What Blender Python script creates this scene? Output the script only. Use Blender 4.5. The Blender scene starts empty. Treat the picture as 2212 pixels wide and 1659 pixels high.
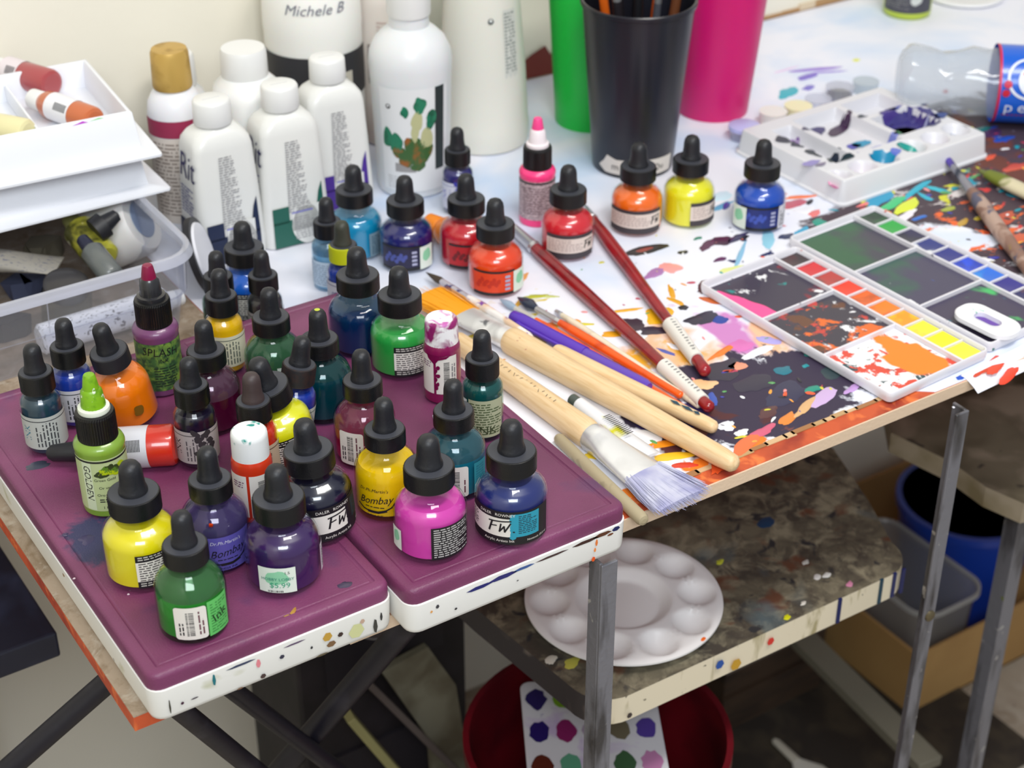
import bpy, math, random
import numpy as np
from mathutils import Vector, Matrix
R = math.radians
C = bpy.context.scene.collection
random.seed(7)

# ------------------------------------------------------------------ camera
F_PX, CX, CY = 3700.0, 1106.0, 829.5          # focal length in pixels of the 2212x1659 frame
PITCH, YAW = R(32.3), R(33.1)
CAM_Z = 637.5                                  # mm above the table board
BOARD_Z = 0.75                                 # m, top of the table board
hd = np.array([math.sin(YAW), math.cos(YAW), 0.0]); rt = np.array([math.cos(YAW), -math.sin(YAW), 0.0])
fw = hd*math.cos(PITCH) + np.array([0, 0, -math.sin(PITCH)]); up = np.cross(rt, fw)
cd = bpy.data.cameras.new('camera'); cam = bpy.data.objects.new('camera', cd); C.objects.link(cam)
cd.sensor_width = 36; cd.lens = F_PX/2212*36; cd.clip_start = 0.02
cam.location = (0, 0, BOARD_Z + CAM_Z/1000)
cam.rotation_euler = Matrix(((rt[0], up[0], -fw[0]), (rt[1], up[1], -fw[1]), (rt[2], up[2], -fw[2]))).to_euler()
cd.dof.use_dof = True; cd.dof.focus_distance = 1.02; cd.dof.aperture_fstop = 10.0
bpy.context.scene.camera = cam

def P(px, py, z=0.0):
    """point (mm, z above the table board) where the line of sight through a pixel meets height z"""
    d = fw + rt*(px-CX)/F_PX - up*(py-CY)/F_PX
    t = (z-CAM_Z)/d[2]
    return Vector((d[0]*t, d[1]*t, z))

# ------------------------------------------------------------------ light and exposure
sc = bpy.context.scene
sc.view_settings.view_transform = 'Standard'; sc.view_settings.look = 'None'
sc.view_settings.gamma = 1; sc.view_settings.use_curve_mapping = False
sc.view_settings.exposure = -0.08
w = bpy.data.worlds.new('room_air'); sc.world = w; w.use_nodes = True
w.node_tree.nodes['Background'].inputs[0].default_value = (0.93, 0.96, 1.0, 1)
w.node_tree.nodes['Background'].inputs[1].default_value = 0.44

def area(name, loc, target, sx, sy, power, col):
    l = bpy.data.lights.new(name, 'AREA'); l.shape = 'RECTANGLE'; l.size = sx; l.size_y = sy
    l.energy = power; l.color = col
    o = bpy.data.objects.new(name, l); C.objects.link(o); o.location = loc
    o.rotation_euler = (Vector(target)-Vector(loc)).to_track_quat('-Z', 'Y').to_euler()
    return o
area('window_light', (-0.30, -0.75, 2.15), (0.55, 0.9, 0.75), 0.95, 0.6, 29, (0.88, 0.94, 1.0))
area('ceiling_panel_light', (0.95, 0.20, 2.35), (0.85, 0.95, 0.75), 0.6, 0.22, 11, (1.0, 0.97, 0.92))
area('ceiling_panel_light', (0.45, 0.10, 2.40), (0.6, 0.9, 0.75), 0.6, 0.2, 9, (1.0, 0.97, 0.92))

# ------------------------------------------------------------------ colours and materials
def lin(c):
    return tuple(((v/255)/12.92 if v/255 <= 0.04045 else ((v/255+0.055)/1.055)**2.4) for v in c) + (1.0,)
_mats = {}
def mat(c, rough=0.5, metal=0.0, coat=0.0, spec=0.5, trans=0.0, alpha=1.0, bump=None, emit=0, layers=None, sub=0.0, key=None):
    """procedural principled material. layers: list of (colour, noise scale, threshold, softness, seed[, region, detail, stretch])"""
    k = (c, rough, metal, coat, spec, trans, alpha, bump, sub, str(layers), key)
    if k in _mats: return _mats[k]
    m = bpy.data.materials.new('surface'); m.use_nodes = True
    nt = m.node_tree; b = nt.nodes['Principled BSDF']; L = nt.links
    b.inputs['Base Color'].default_value = lin(c); b.inputs['Roughness'].default_value = rough
    b.inputs['Metallic'].default_value = metal; b.inputs['Coat Weight'].default_value = coat
    b.inputs['Coat Roughness'].default_value = 0.04
    b.inputs['Specular IOR Level'].default_value = spec; b.inputs['Transmission Weight'].default_value = trans
    b.inputs['Alpha'].default_value = alpha
    if sub:
        b.inputs['Subsurface Weight'].default_value = sub; b.inputs['Subsurface Scale'].default_value = 0.004
    tc = None
    if layers or bump:
        tc = nt.nodes.new('ShaderNodeTexCoord')
    if layers:
        prev = None
        for ly in layers:
            col, scale, th, soft, seed = ly[:5]
            region = ly[5] if len(ly) > 5 else None
            detail = ly[6] if len(ly) > 6 and ly[6] is not None else 3.0
            stretch = ly[7] if len(ly) > 7 else None
            n = nt.nodes.new('ShaderNodeTexNoise'); n.noise_dimensions = '4D'
            n.inputs['Scale'].default_value = scale; n.inputs['Detail'].default_value = detail
            n.inputs['W'].default_value = seed*3.7; n.inputs['Distortion'].default_value = 0.6
            if detail >= 6: n.inputs['Roughness'].default_value = 0.64
            if stretch:
                mp = nt.nodes.new('ShaderNodeMapping'); mp.inputs['Scale'].default_value = stretch[:3]
                if len(stretch) > 3: mp.inputs['Rotation'].default_value = (0, 0, R(stretch[3]))
                L.new(tc.outputs['Object'], mp.inputs['Vector']); L.new(mp.outputs[0], n.inputs['Vector'])
            else:
                L.new(tc.outputs['Object'], n.inputs['Vector'])
            val = n.outputs['Fac']
            if region:
                cx, cy, rx, ry, gain = region            # metres; bias falls from +gain at the centre to -gain
                mp = nt.nodes.new('ShaderNodeMapping'); mp.vector_type = 'POINT'
                mp.inputs['Location'].default_value = (-cx/rx, -cy/ry, 0); mp.inputs['Scale'].default_value = (1/rx, 1/ry, 0)
                L.new(tc.outputs['Object'], mp.inputs['Vector'])
                ln = nt.nodes.new('ShaderNodeVectorMath'); ln.operation = 'LENGTH'; L.new(mp.outputs[0], ln.inputs[0])
                mr = nt.nodes.new('ShaderNodeMapRange'); mr.inputs[1].default_value = 0.0; mr.inputs[2].default_value = 2.0
                mr.inputs[3].default_value = gain; mr.inputs[4].default_value = -gain
                L.new(ln.outputs['Value'], mr.inputs[0])
                ad = nt.nodes.new('ShaderNodeMath'); ad.operation = 'ADD'
                L.new(val, ad.inputs[0]); L.new(mr.outputs[0], ad.inputs[1]); val = ad.outputs[0]
            r2 = nt.nodes.new('ShaderNodeMapRange'); r2.inputs[1].default_value = th-soft; r2.inputs[2].default_value = th+soft
            L.new(val, r2.inputs[0])
            mx = nt.nodes.new('ShaderNodeMix'); mx.data_type = 'RGBA'
            L.new(r2.outputs[0], mx.inputs[0])
            if prev is None: mx.inputs[6].default_value = lin(c)
            else: L.new(prev, mx.inputs[6])
            mx.inputs[7].default_value = lin(col)
            prev = mx.outputs[2]
        L.new(prev, b.inputs['Base Color'])
    if bump:
        scale, strength = bump[:2]
        n = nt.nodes.new('ShaderNodeTexNoise'); n.inputs['Scale'].default_value = scale; n.inputs['Detail'].default_value = 4
        L.new(tc.outputs['Object'], n.inputs['Vector'])
        bp = nt.nodes.new('ShaderNodeBump'); bp.inputs['Strength'].default_value = strength; bp.inputs['Distance'].default_value = 0.001
        L.new(n.outputs['Fac'], bp.inputs['Height']); L.new(bp.outputs[0], b.inputs['Normal'])
    _mats[k] = m
    return m

def glassy(tint=(250, 252, 252), milk=0.0, rough=0.03, key=None):
    """thin clear glass or film: see-through with a sharp reflection; milk adds a cloudy body"""
    k = ('g', tint, milk, rough, key)
    if k in _mats: return _mats[k]
    m = bpy.data.materials.new('clear_surface'); m.use_nodes = True; nt = m.node_tree; L = nt.links
    nt.nodes.remove(nt.nodes['Principled BSDF']); out = nt.nodes['Material Output']
    tr = nt.nodes.new('ShaderNodeBsdfTransparent'); tr.inputs[0].default_value = lin(tint)
    gl = nt.nodes.new('ShaderNodeBsdfGlossy'); gl.inputs['Roughness'].default_value = rough
    fr = nt.nodes.new('ShaderNodeFresnel'); fr.inputs[0].default_value = 1.5
    body = tr.outputs[0]
    if milk:
        df = nt.nodes.new('ShaderNodeBsdfDiffuse'); df.inputs[0].default_value = lin(tint)
        tl = nt.nodes.new('ShaderNodeBsdfTranslucent'); tl.inputs[0].default_value = lin(tint)
        ad = nt.nodes.new('ShaderNodeMixShader'); ad.inputs[0].default_value = 0.5
        L.new(df.outputs[0], ad.inputs[1]); L.new(tl.outputs[0], ad.inputs[2])
        m1 = nt.nodes.new('ShaderNodeMixShader'); m1.inputs[0].default_value = milk
        L.new(tr.outputs[0], m1.inputs[1]); L.new(ad.outputs[0], m1.inputs[2]); body = m1.outputs[0]
    mx = nt.nodes.new('ShaderNodeMixShader')
    ge = nt.nodes.new('ShaderNodeNewGeometry'); iv = nt.nodes.new('ShaderNodeMath'); iv.operation = 'SUBTRACT'; iv.inputs[0].default_value = 1.0
    ml = nt.nodes.new('ShaderNodeMath'); ml.operation = 'MULTIPLY'
    L.new(ge.outputs['Backfacing'], iv.inputs[1]); L.new(fr.outputs[0], ml.inputs[0]); L.new(iv.outputs[0], ml.inputs[1])
    L.new(ml.outputs[0], mx.inputs[0]); L.new(body, mx.inputs[1]); L.new(gl.outputs[0], mx.inputs[2])
    L.new(mx.outputs[0], out.inputs[0]); _mats[k] = m
    return m

# ------------------------------------------------------------------ mesh building (all inputs in mm)
def rot(rx=0, ry=0, rz=0):
    return Matrix.Rotation(R(rz), 4, 'Z') @ Matrix.Rotation(R(ry), 4, 'Y') @ Matrix.Rotation(R(rx), 4, 'X')
def tl(x, y, z): return Matrix.Translation((x, y, z))

class MB:
    def __init__(s): s.v = []; s.f = []; s.mi = []; s.sm = []; s.mats = []; s.M = Matrix.Identity(4)
    def m(s, material):
        if material not in s.mats: s.mats.append(material)
        return s.mats.index(material)
    def add(s, vs, fs, material, smooth=False):
        o = len(s.v); i = s.m(material)
        s.v += [s.M @ Vector(v) for v in vs]
        for f in fs: s.f.append([o+a for a in f]); s.mi.append(i); s.sm.append(smooth)
        return s
    def box(s, x0, y0, z0, x1, y1, z1, material):
        v = [(x0,y0,z0),(x1,y0,z0),(x1,y1,z0),(x0,y1,z0),(x0,y0,z1),(x1,y0,z1),(x1,y1,z1),(x0,y1,z1)]
        return s.add(v, [(0,3,2,1),(4,5,6,7),(0,1,5,4),(1,2,6,5),(2,3,7,6),(3,0,4,7)], material)
    def loft(s, rings, material, smooth=True, cap0=True, cap1=True, closed=True):
        n = len(rings[0]); vs = [p for r in rings for p in r]; fs = []
        for i in range(len(rings)-1):
            for j in range(n if closed else n-1):
                k = (j+1) % n
                fs.append((i*n+j, i*n+k, (i+1)*n+k, (i+1)*n+j))
        s.add(vs, fs, material, smooth)
        if cap0: s.add(rings[0], [tuple(range(n))[::-1]], material, False)
        if cap1: s.add(rings[-1], [tuple(range(n))], material, False)
        return s
    def lathe(s, prof, material, n=40, ridge=None, smooth=True):
        """prof: (radius, z) from bottom to top; ridge=(count, depth, z0, z1)"""
        rings = []
        for r, z in prof:
            ring = []
            for j in range(n):
                a = 2*math.pi*j/n; rr = r
                if ridge and ridge[2] <= z <= ridge[3] and j % 2: rr = r-ridge[1]
                ring.append((rr*math.cos(a), rr*math.sin(a), z))
            rings.append(ring)
        return s.loft(rings, material, smooth, cap0=prof[0][0] > 0.01, cap1=prof[-1][0] > 0.01)
    def rrect(s, hx, hy, r, z, n=5, cx=0, cy=0):
        pts = []
        for qx, qy, a0 in ((1,1,0),(-1,1,90),(-1,-1,180),(1,-1,270)):
            for k in range(n+1):
                a = R(a0+90*k/n); pts.append((cx+qx*(hx-r)+r*math.cos(a), cy+qy*(hy-r)+r*math.sin(a), z))
        return pts
    def slab(s, hx, hy, r, prof, material, n=5, cap0=True, cap1=True, smooth=True):
        """rounded rectangle outline swept through prof: (inset, z)"""
        return s.loft([s.rrect(hx-i, hy-i, max(r-i, 0.4), z, n) for i, z in prof], material, smooth, cap0, cap1)
    def tube(s, pts, radii, material, n=12, flat=1.0, smooth=True):
        pts = [Vector(p) for p in pts]; rings = []
        if not hasattr(radii, '__len__'): radii = [radii]*len(pts)
        for i, p in enumerate(pts):
            d = (pts[min(i+1, len(pts)-1)]-pts[max(i-1, 0)]).normalized()
            a = Vector((0,0,1)) if abs(d.z) < 0.9 else Vector((0,1,0))
            u_ = d.cross(a).normalized(); v_ = u_.cross(d).normalized()
            rings.append([tuple(p+u_*radii[i]*math.cos(2*math.pi*j/n)+v_*radii[i]*flat*math.sin(2*math.pi*j/n)) for j in range(n)])
        return s.loft(rings, material, smooth)
    def build(s, name, parent=None, bevel=0, seg=2, loc=None, autosmooth=True):
        me = bpy.data.meshes.new(name)
        me.from_pydata([tuple(v*0.001) for v in s.v], [], s.f); me.update()
        for m_ in s.mats: me.materials.append(m_)
        me.polygons.foreach_set('material_index', s.mi); me.polygons.foreach_set('use_smooth', s.sm)
        if autosmooth and any(s.sm):
            me.set_sharp_from_angle(angle=R(42))
        o = bpy.data.objects.new(name, me); C.objects.link(o)
        if parent: o.parent = parent
        if loc: o.location = Vector(loc)*0.001
        if bevel:
            b = o.modifiers.new('soft_edges', 'BEVEL'); b.width = bevel*0.001; b.segments = seg; b.limit_method = 'ANGLE'; b.angle_limit = R(40)
        return o

def W(p):                                       # mm above board -> world metres
    return Vector((p[0]*0.001, p[1]*0.001, BOARD_Z + p[2]*0.001))
def tag(o, label=None, cat=None, group=None, kind=None):
    if label: o['label'] = label
    if cat: o['category'] = cat
    if group: o['group'] = group
    if kind: o['kind'] = kind
    return o
def thing(name, p, label, cat, group=None, rz=0, rx=0, ry=0):
    o = bpy.data.objects.new(name, None); C.objects.link(o); o.empty_display_size = 0.02
    o.location = W(p); o.matrix_world = Matrix.Translation(W(p)) @ rot(rx, ry, rz)
    return tag(o, label, cat, group)
def put(mb, name, p, label, cat, group=None, rz=0, bevel=0, rx=0, ry=0):
    o = mb.build(name, None, bevel); o.matrix_world = Matrix.Translation(W(p)) @ rot(rx, ry, rz)
    return tag(o, label, cat, group)
def face_cam(p):                                # turn so that local -Y looks at the camera
    return math.degrees(math.atan2(-p[1], -p[0])) + 90

# ------------------------------------------------------------------ flat print -> wrapped on a cylinder (or laid on a face)
_txt = {}
def text_mesh(t, shear=0.0):
    if (t, shear) in _txt: return _txt[(t, shear)]
    cu = bpy.data.curves.new('writing', 'FONT'); cu.body = t; cu.size = 1; cu.shear = shear; cu.resolution_u = 2
    cu.align_x = 'CENTER'; cu.align_y = 'CENTER'
    ob = bpy.data.objects.new('writing', cu); C.objects.link(ob)
    dg = bpy.context.evaluated_depsgraph_get(); me = bpy.data.meshes.new_from_object(ob.evaluated_get(dg))
    vs = [tuple(v.co) for v in me.vertices]; fs = [tuple(p.vertices) for p in me.polygons]
    bpy.data.objects.remove(ob); bpy.data.curves.remove(cu); bpy.data.meshes.remove(me)
    _txt[(t, shear)] = (vs, fs)
    return vs, fs

class Print:
    """collects flat shapes in (s, z) mm. On a cylinder s runs to the viewer's right along the wall."""
    def __init__(s, radius=None, lift=0.15, taper=None): s.r = radius; s.l = lift; s.mb = MB(); s.taper = taper
    def pt(s, a, z, layer):
        off = s.l + 0.09*layer
        if s.r is None: return (a, -off, z)
        r = s.r if s.taper is None else s.taper(z)
        th = a/s.r
        return ((r+off)*math.sin(th), -(r+off)*math.cos(th), z)
    def poly(s, pts, col, layer=0):
        if s.r is None:
            s.mb.add([s.pt(a, z, layer) for a, z in pts], [tuple(range(len(pts)))], col); return s
        ed = []                                       # follow the curved wall: split the edges and fill in rings
        for i, (a0, z0) in enumerate(pts):
            a1, z1 = pts[(i+1) % len(pts)]; k_ = max(1, int(math.hypot(a1-a0, z1-z0)/1.8))
            ed += [(a0+(a1-a0)*j/k_, z0+(z1-z0)*j/k_) for j in range(k_)]
        n = len(ed); ca = sum(p_[0] for p_ in ed)/n; cz = sum(p_[1] for p_ in ed)/n; fr = (1, .8, .6, .4, .2, .04)
        vs = [s.pt(ca+(a-ca)*f, cz+(z-cz)*f, layer) for f in fr for a, z in ed]
        fs = [(q*n+i, q*n+(i+1) % n, (q+1)*n+(i+1) % n, (q+1)*n+i) for q in range(len(fr)-1) for i in range(n)]+[tuple(range((len(fr)-1)*n, len(fr)*n))]
        s.mb.add(vs, fs, col); return s
    def rect(s, a0, a1, z0, z1, col, layer=0, nz=1):
        n = 1 if s.r is None else max(1, int(abs(a1-a0)/s.r/R(7)))
        vs = []; fs = []
        for j in range(nz+1):
            for i in range(n+1): vs.append(s.pt(a0+(a1-a0)*i/n, z0+(z1-z0)*j/nz, layer))
        for j in range(nz):
            for i in range(n): o = j*(n+1)+i; fs.append((o, o+1, o+n+2, o+n+1))
        s.mb.add(vs, fs, col, True); return s
    def text(s, t, a, z, size, col, layer=1, ang=0, shear=0.0, sx=1.0):
        vs, fs = text_mesh(t, shear); c_, s_ = math.cos(R(ang)), math.sin(R(ang))
        s.mb.add([s.pt(a+(x*sx*c_-y*s_)*size, z+(x*sx*s_+y*c_)*size, layer) for x, y, _ in vs], fs, col); return s
    def fine(s, a0, a1, z0, z1, pitch, col, layer=1, seed=1, vert=False, fill=0.45):
        rr = random.Random(seed); A0, A1, Z0, Z1 = (a0, a1, z0, z1) if not vert else (z0, z1, a0, a1)
        z = Z1-pitch*0.7
        while z > Z0:
            a = A0; end = A1-(A1-A0)*rr.choice((0, 0, 0.05, 0.1, 0.35))
            while a < end:
                wd = rr.uniform(0.8, 2.6)*pitch*1.1; b = min(a+wd, end)
                if vert: s.rect(z, z+pitch*fill, a, b, col, layer)
                else: s.rect(a, b, z, z+pitch*fill, col, layer)
                a = b+pitch*0.45
            z -= pitch
        return s
    def bars(s, a0, a1, z0, z1, col, layer=1, seed=3, vert=False):
        rr = random.Random(seed); lo, hi = (z0, z1) if vert else (a0, a1); p = lo
        while p < hi:
            wd = rr.choice((0.22, 0.35, 0.5)); q = min(p+wd, hi)
            if vert: s.rect(a0, a1, p, q, col, layer)
            else: s.rect(p, q, z0, z1, col, layer)
            p = q+rr.choice((0.22, 0.3, 0.45))
        return s
    def blob(s, a, z, ra, rz, col, layer=1, seed=0, n=18, rough=0.35):
        rr = random.Random(seed); k = [rr.uniform(1-rough, 1+rough) for _ in range(n)]
        k = [(k[i-1]+k[i]*1.5+k[(i+1) % n])/3.5 for i in range(n)]
        fr = (1.0, 0.72, 0.42, 0.14) if s.r else (1.0,)
        vs = [s.pt(a+ra*k[i]*f*math.cos(2*math.pi*i/n), z+rz*k[i]*f*math.sin(2*math.pi*i/n), layer) for f in fr for i in range(n)]
        fs = [(q*n+i, q*n+(i+1) % n, (q+1)*n+(i+1) % n, (q+1)*n+i) for q in range(len(fr)-1) for i in range(n)]+[tuple(range((len(fr)-1)*n, len(fr)*n))]
        s.mb.add(vs, fs, col); return s
    def quad(s, pts, col, layer):
        s.mb.add([s.pt(a, z, layer) for a, z in pts], [(0, 1, 2, 3)], col); return s
    def stroke(s, pts, wd, col, layer=2):
        if s.r:
            q_ = [pts[0]]
            for (xa, ya), (xb, yb) in zip(pts, pts[1:]):
                k_ = max(1, int(math.hypot(xb-xa, yb-ya)/1.6)); q_ += [(xa+(xb-xa)*j/k_, ya+(yb-ya)*j/k_) for j in range(1, k_+1)]
            pts = q_
        for i in range(len(pts)-1):
            (x0, y0), (x1, y1) = pts[i], pts[i+1]; L_ = math.hypot(x1-x0, y1-y0) or 1; nx, ny = -(y1-y0)/L_*wd/2, (x1-x0)/L_*wd/2
            ex, ey = (x1-x0)/L_*wd*0.3, (y1-y0)/L_*wd*0.3
            s.quad([(x0-nx-ex, y0-ny-ey), (x1-nx+ex, y1-ny+ey), (x1+nx+ex, y1+ny+ey), (x0+nx-ex, y0+ny-ey)], col, layer)
        return s
    def build(s, name, parent, label=None):
        o = s.mb.build(name, parent, autosmooth=False)
        if label: o['label'] = label
        return o

PAPER = mat((226, 222, 214), 0.6); INKBLK = mat((22, 22, 26), 0.5); GREYPRINT = mat((120, 118, 122), 0.6)
BLACKCAP = mat((13, 13, 15), 0.36, bump=(900, 0.15)); RUBBER = mat((27, 28, 33), 0.46, bump=(500, 0.2))
CAPTOP_LIT = mat((56, 58, 66), 0.5)  # dusty cap top; light from above is put into its paler grey
GLASS = glassy()
WHITEPL = mat((226, 226, 224), 0.35, spec=0.5)
SILVER = mat((205, 206, 210), 0.32, metal=0.85, bump=(300, 0.2))
WOOD = mat((230, 200, 156), 0.42, layers=[((218, 184, 136), 40, 0.55, 0.12, 3, None, 2, (1, 12, 12)), ((140, 84, 60), 120, 0.76, 0.02, 5)])
exec_order = []

# ------------------------------------------------------------------ bottles
def dropper(root, z0, rc, hc, rb, hb, capm=None, bulbm=None, n=84, tilt=(0, 0)):
    c = MB(); c.lathe([(rc, z0), (rc, z0+0.8), (rc, z0+hc-1.2), (rc-0.5, z0+hc-0.3), (rc-1.0, z0+hc), (rb+0.4, z0+hc+0.15)], capm or BLACKCAP, n, ridge=(n, 0.42, z0+0.5, z0+hc-1.0), smooth=False)
    c.lathe([(rc-1.1, z0+hc+0.06), (rb+0.3, z0+hc+0.34)], CAPTOP_LIT, 40)
    co = c.build('dropper_cap', root)
    b = MB(); b.M = tl(0, 0, z0+hc) @ rot(tilt[0], tilt[1], 0)
    b.lathe([(rb*1.16, 0), (rb*1.16, 1.6), (rb*1.12, 2.6), (rb*1.02, 4.6), (rb*0.96, hb*0.45), (rb*0.93, hb-rb*0.95), (rb*0.86, hb-rb*0.55), (rb*0.66, hb-rb*0.22), (rb*0.36, hb-rb*0.05), (0.01, hb)], bulbm or RUBBER, 32)
    b.build('rubber_bulb', co)

def clip_prof(prof, lvl):
    out = []
    for i, (r, z) in enumerate(prof):
        if z <= lvl: out.append((r, z))
        else:
            r0, z0 = prof[i-1]; t = (lvl-z0)/(z-z0); out.append((r0+(r-r0)*t, lvl)); break
    return out+[(0.01, out[-1][1])]

PROF = {
 'fw': dict(g=[(0.01,0),(17.5,0),(20.6,1.0),(21.2,3.2),(21.2,26),(20.9,28.8),(19.5,32),(17,34.8),(14.2,36.4),(12.9,37.6),(12.5,40),(12.5,47)],
            i=[(0.01,2.4),(18.8,2.5),(20.1,3.8),(20.3,26),(20,28.4),(18.6,31.4),(16.3,33.9),(13.4,35.5),(12,37),(11.7,46)], cap=(43.6,14.6,11.2,7.0,20)),
 'bombay': dict(g=[(0.01,0),(16.2,0),(18.6,1.2),(19.2,3.5),(19.2,26),(18.8,29.5),(17.2,33.6),(14.6,36.8),(12.4,38.9),(10.8,40.6),(10.4,42),(10.4,48)],
            i=[(0.01,2.6),(16.8,2.7),(18.2,4.2),(18.3,26),(17.8,29.2),(16.2,33),(13.7,36),(11.5,38.1),(10,40),(9.7,47.5)], cap=(44.2,12.2,10,6.1,20.6)),
 'tall': dict(g=[(0.01,0),(11.2,0),(12.7,1.0),(13,3),(13,33),(12.6,36),(11.4,38.4),(9.9,40),(9.4,41.4),(9.4,46)],
            i=[(0.01,2),(11.2,2),(12.2,3.4),(12.3,33),(11.9,35.6),(10.7,37.8),(9.2,39.4),(8.8,46)], cap=(43.2,10.6,12.2,5.9,18.8)),
}
def paint_label(root, kind, specs):
    r = {'fw': 21.25, 'bombay': 19.2, 'tall': 13, 'nozzle': 14.5, 'craft': 12}[kind]
    D = lambda d: r*R(d)
    for sp in specs:
        k, c = sp[0], sp[1]; o = sp[2] if len(sp) > 2 else {}
        if k == 'fw_brand':
            p = Print(r); col = o.get('c', mat((40, 150, 175), 0.5))
            p.rect(D(c-75), D(c+75), 3.5, 26.5, INKBLK, 0); p.rect(D(c-75), D(c+30), 9, 21.6, PAPER, 1)
            p.rect(D(c+8), D(c+52), 9, 25, col, 2)
            for q in range(7): p.blob(D(c+8), 9+q*2.4, 1.6, 1.8, col, 2, q)
            p.fine(D(c+17), D(c+48), 11, 24, 1.3, mat((30, 60, 75), 0.6), 3, 5)
            p.text('DALER   ROWNEY', D(c-18), 24.0, 2.7, PAPER, 3)
            p.text('Acrylic Artists Ink', D(c-14), 6.2, 2.5, PAPER, 3)
            a0 = D(c-12); S = lambda pts: [(a0+x*1.1, 15.4+y*1.15) for x, y in pts]
            for st, wd in (([(-6,3.2),(5.8,4.2)],0.9), ([(-4.2,3.4),(-6,-2.8)],1.2), ([(-5,0.4),(-1.8,0.9)],0.8), ([(0.6,2.2),(-0.2,-2.4),(2.3,0.9),(2.6,-2.4),(5.6,2.8)],1.0), ([(7,-2.3),(7.6,-2.4)],0.9)):
                p.stroke(S(st), wd, INKBLK, 3)
            p.fine(D(c-72), D(c-55), 11, 21, 1.6, INKBLK, 2, 9)
            p.text('Nontoxic 29.5 ml', D(c+50), 6.0, 2.0, PAPER, 3)
            p.build('label', root)
        elif k == 'fw_back':
            p = Print(r); w_ = o.get('w', 34); dark = o.get('dark')
            p.rect(D(c-w_), D(c+w_), 3.8, 26, INKBLK, 0)
            ln_ = mat((190, 188, 186), 0.6) if dark else mat((70, 66, 66), 0.6)
            if not dark: p.rect(D(c-w_), D(c+w_), 8.4, 21.6, PAPER, 1)
            if dark: p.fine(D(c-w_+4), D(c+w_-3), 5, 25.2, 1.55, ln_, 2, 4+int(c))
            else:
                p.fine(D(c-w_+4), D(c+w_-3), 8.8, 21.2, 1.6, ln_, 2, 4+int(c))
                p.fine(D(c-w_+4), D(c+w_-5), 22.4, 25.6, 1.5, mat((200, 198, 190), 0.6), 2, 8); p.fine(D(c-w_+4), D(c+w_-8), 4.6, 7.8, 1.5, mat((200, 198, 190), 0.6), 2, 9)
            p.build('label', root)
        elif k == 'fw_wrap':
            p = Print(r); a, b = o.get('a', -60), o.get('b', 60)
            p.rect(D(a), D(b), 4, 24.5, mat((62, 54, 58), 0.5), 0); p.rect(D(a), D(b), 9, 21.4, mat((222, 206, 196), 0.6), 1)
            p.fine(D(a+5), D(b-30), 10, 20.6, 1.7, mat((176, 156, 150), 0.6), 2, 5)
            a0 = D(b-16)
            for st, wd in (([(-4,3.2),(3.8,4.1)],0.8), ([(-2.8,3.4),(-4.2,-2.8)],1.0), ([(-3.4,0.4),(-1.2,0.8)],0.7), ([(0.2,2.2),(-0.2,-2.4),(1.5,0.9),(1.8,-2.4),(3.6,2.8)],0.8)):
                p.stroke([(a0+x, 15+y) for x, y in st], wd, INKBLK, 3)
            p.build('label', root)
        elif k == 'fw_dark':
            p = Print(r); p.rect(D(c-46), D(c+46), 4, 24.5, mat(o.get('bg', (28, 26, 60)), 0.4), 0)
            p.rect(D(c-46), D(c+46), 22.6, 24.5, INKBLK, 1); p.rect(D(c-46), D(c+46), 4, 6.4, INKBLK, 1)
            for q in range(4): p.rect(D(c+24), D(c+35), 8+q*3.4, 10+q*3.4, mat((170, 172, 200), 0.6), 1)
            for q in range(10): p.blob(D(c-34+q*5), 14+(q*7 % 5)*1.3-2, 1.8, 2.0, mat(o.get('fg', (70, 80, 150)), 0.5), 1, q+40)
            p.build('label', root)
        elif k == 'sticker':
            p = Print(r, 0.5); w_ = o.get('w', 24); z0, z1 = o.get('z', (4, 22))
            p.rect(D(c-w_), D(c+w_), z0, z1, mat((222, 232, 220), 0.6), 3)
            p.blob(D(c), (z0+z1)/2+2, D(w_)*0.62, (z1-z0)*0.28, mat((140, 205, 165), 0.6), 4, 3)
            if o.get('t'): p.text(o['t'], D(c+4), (z0+z1)/2-3.2, 5.0, mat((40, 160, 120), 0.6), 7)
            if o.get('t2'): p.text(o['t2'], D(c+1), (z0+z1)/2+0.9, 2.7, mat((30, 130, 110), 0.6), 7)
            if o.get('bars'): p.bars(D(c-w_*0.5), D(c+w_*0.3), z0+0.4, z0+1.7, INKBLK, 4, 2)
            if o.get('t3'): p.text(o['t3'], D(c+w_*0.55), z1-3.4, 2.6, INKBLK, 5)
            p.build('price_sticker', root)
        elif k == 'barcode':
            p = Print(r, 0.3); w_ = o.get('w', 21); z0, z1 = o.get('z', (4.5, 26))
            a0, a1 = D(c-w_), D(c+w_); q = 1.8
            p.rect(a0, a1, z0+q, z1-q, PAPER, 1); p.rect(a0+q, a1-q, z0, z1, PAPER, 1)
            for (xx, zz) in ((a0+q, z0+q), (a1-q, z0+q), (a0+q, z1-q), (a1-q, z1-q)): p.blob(xx, zz, q, q, PAPER, 1, 1, 16, 0.0)
            p.bars(a0+(a1-a0)*0.36, a0+(a1-a0)*0.6, z0+2.6, z1-3, INKBLK, 2, 5, vert=True)
            p.fine(a0+1.6, a0+(a1-a0)*0.3, z0+3, z1-6, 1.7, INKBLK, 2, 5, vert=True)
            p.fine(a0+(a1-a0)*0.68, a1-1.4, z0+3, z1-3, 1.9, mat((110, 70, 78), 0.6), 2, 6, vert=True)
            p.build('label', root)
        elif k == 'bombay':
            p = Print(r); bgc = o.get('bg')
            if bgc: p.rect(D(c-48), D(c+48), 3.5, 26.5, mat(bgc, 0.35), 0)
            ic = o.get('ink', INKBLK); lc = o.get('line', ic)
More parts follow.
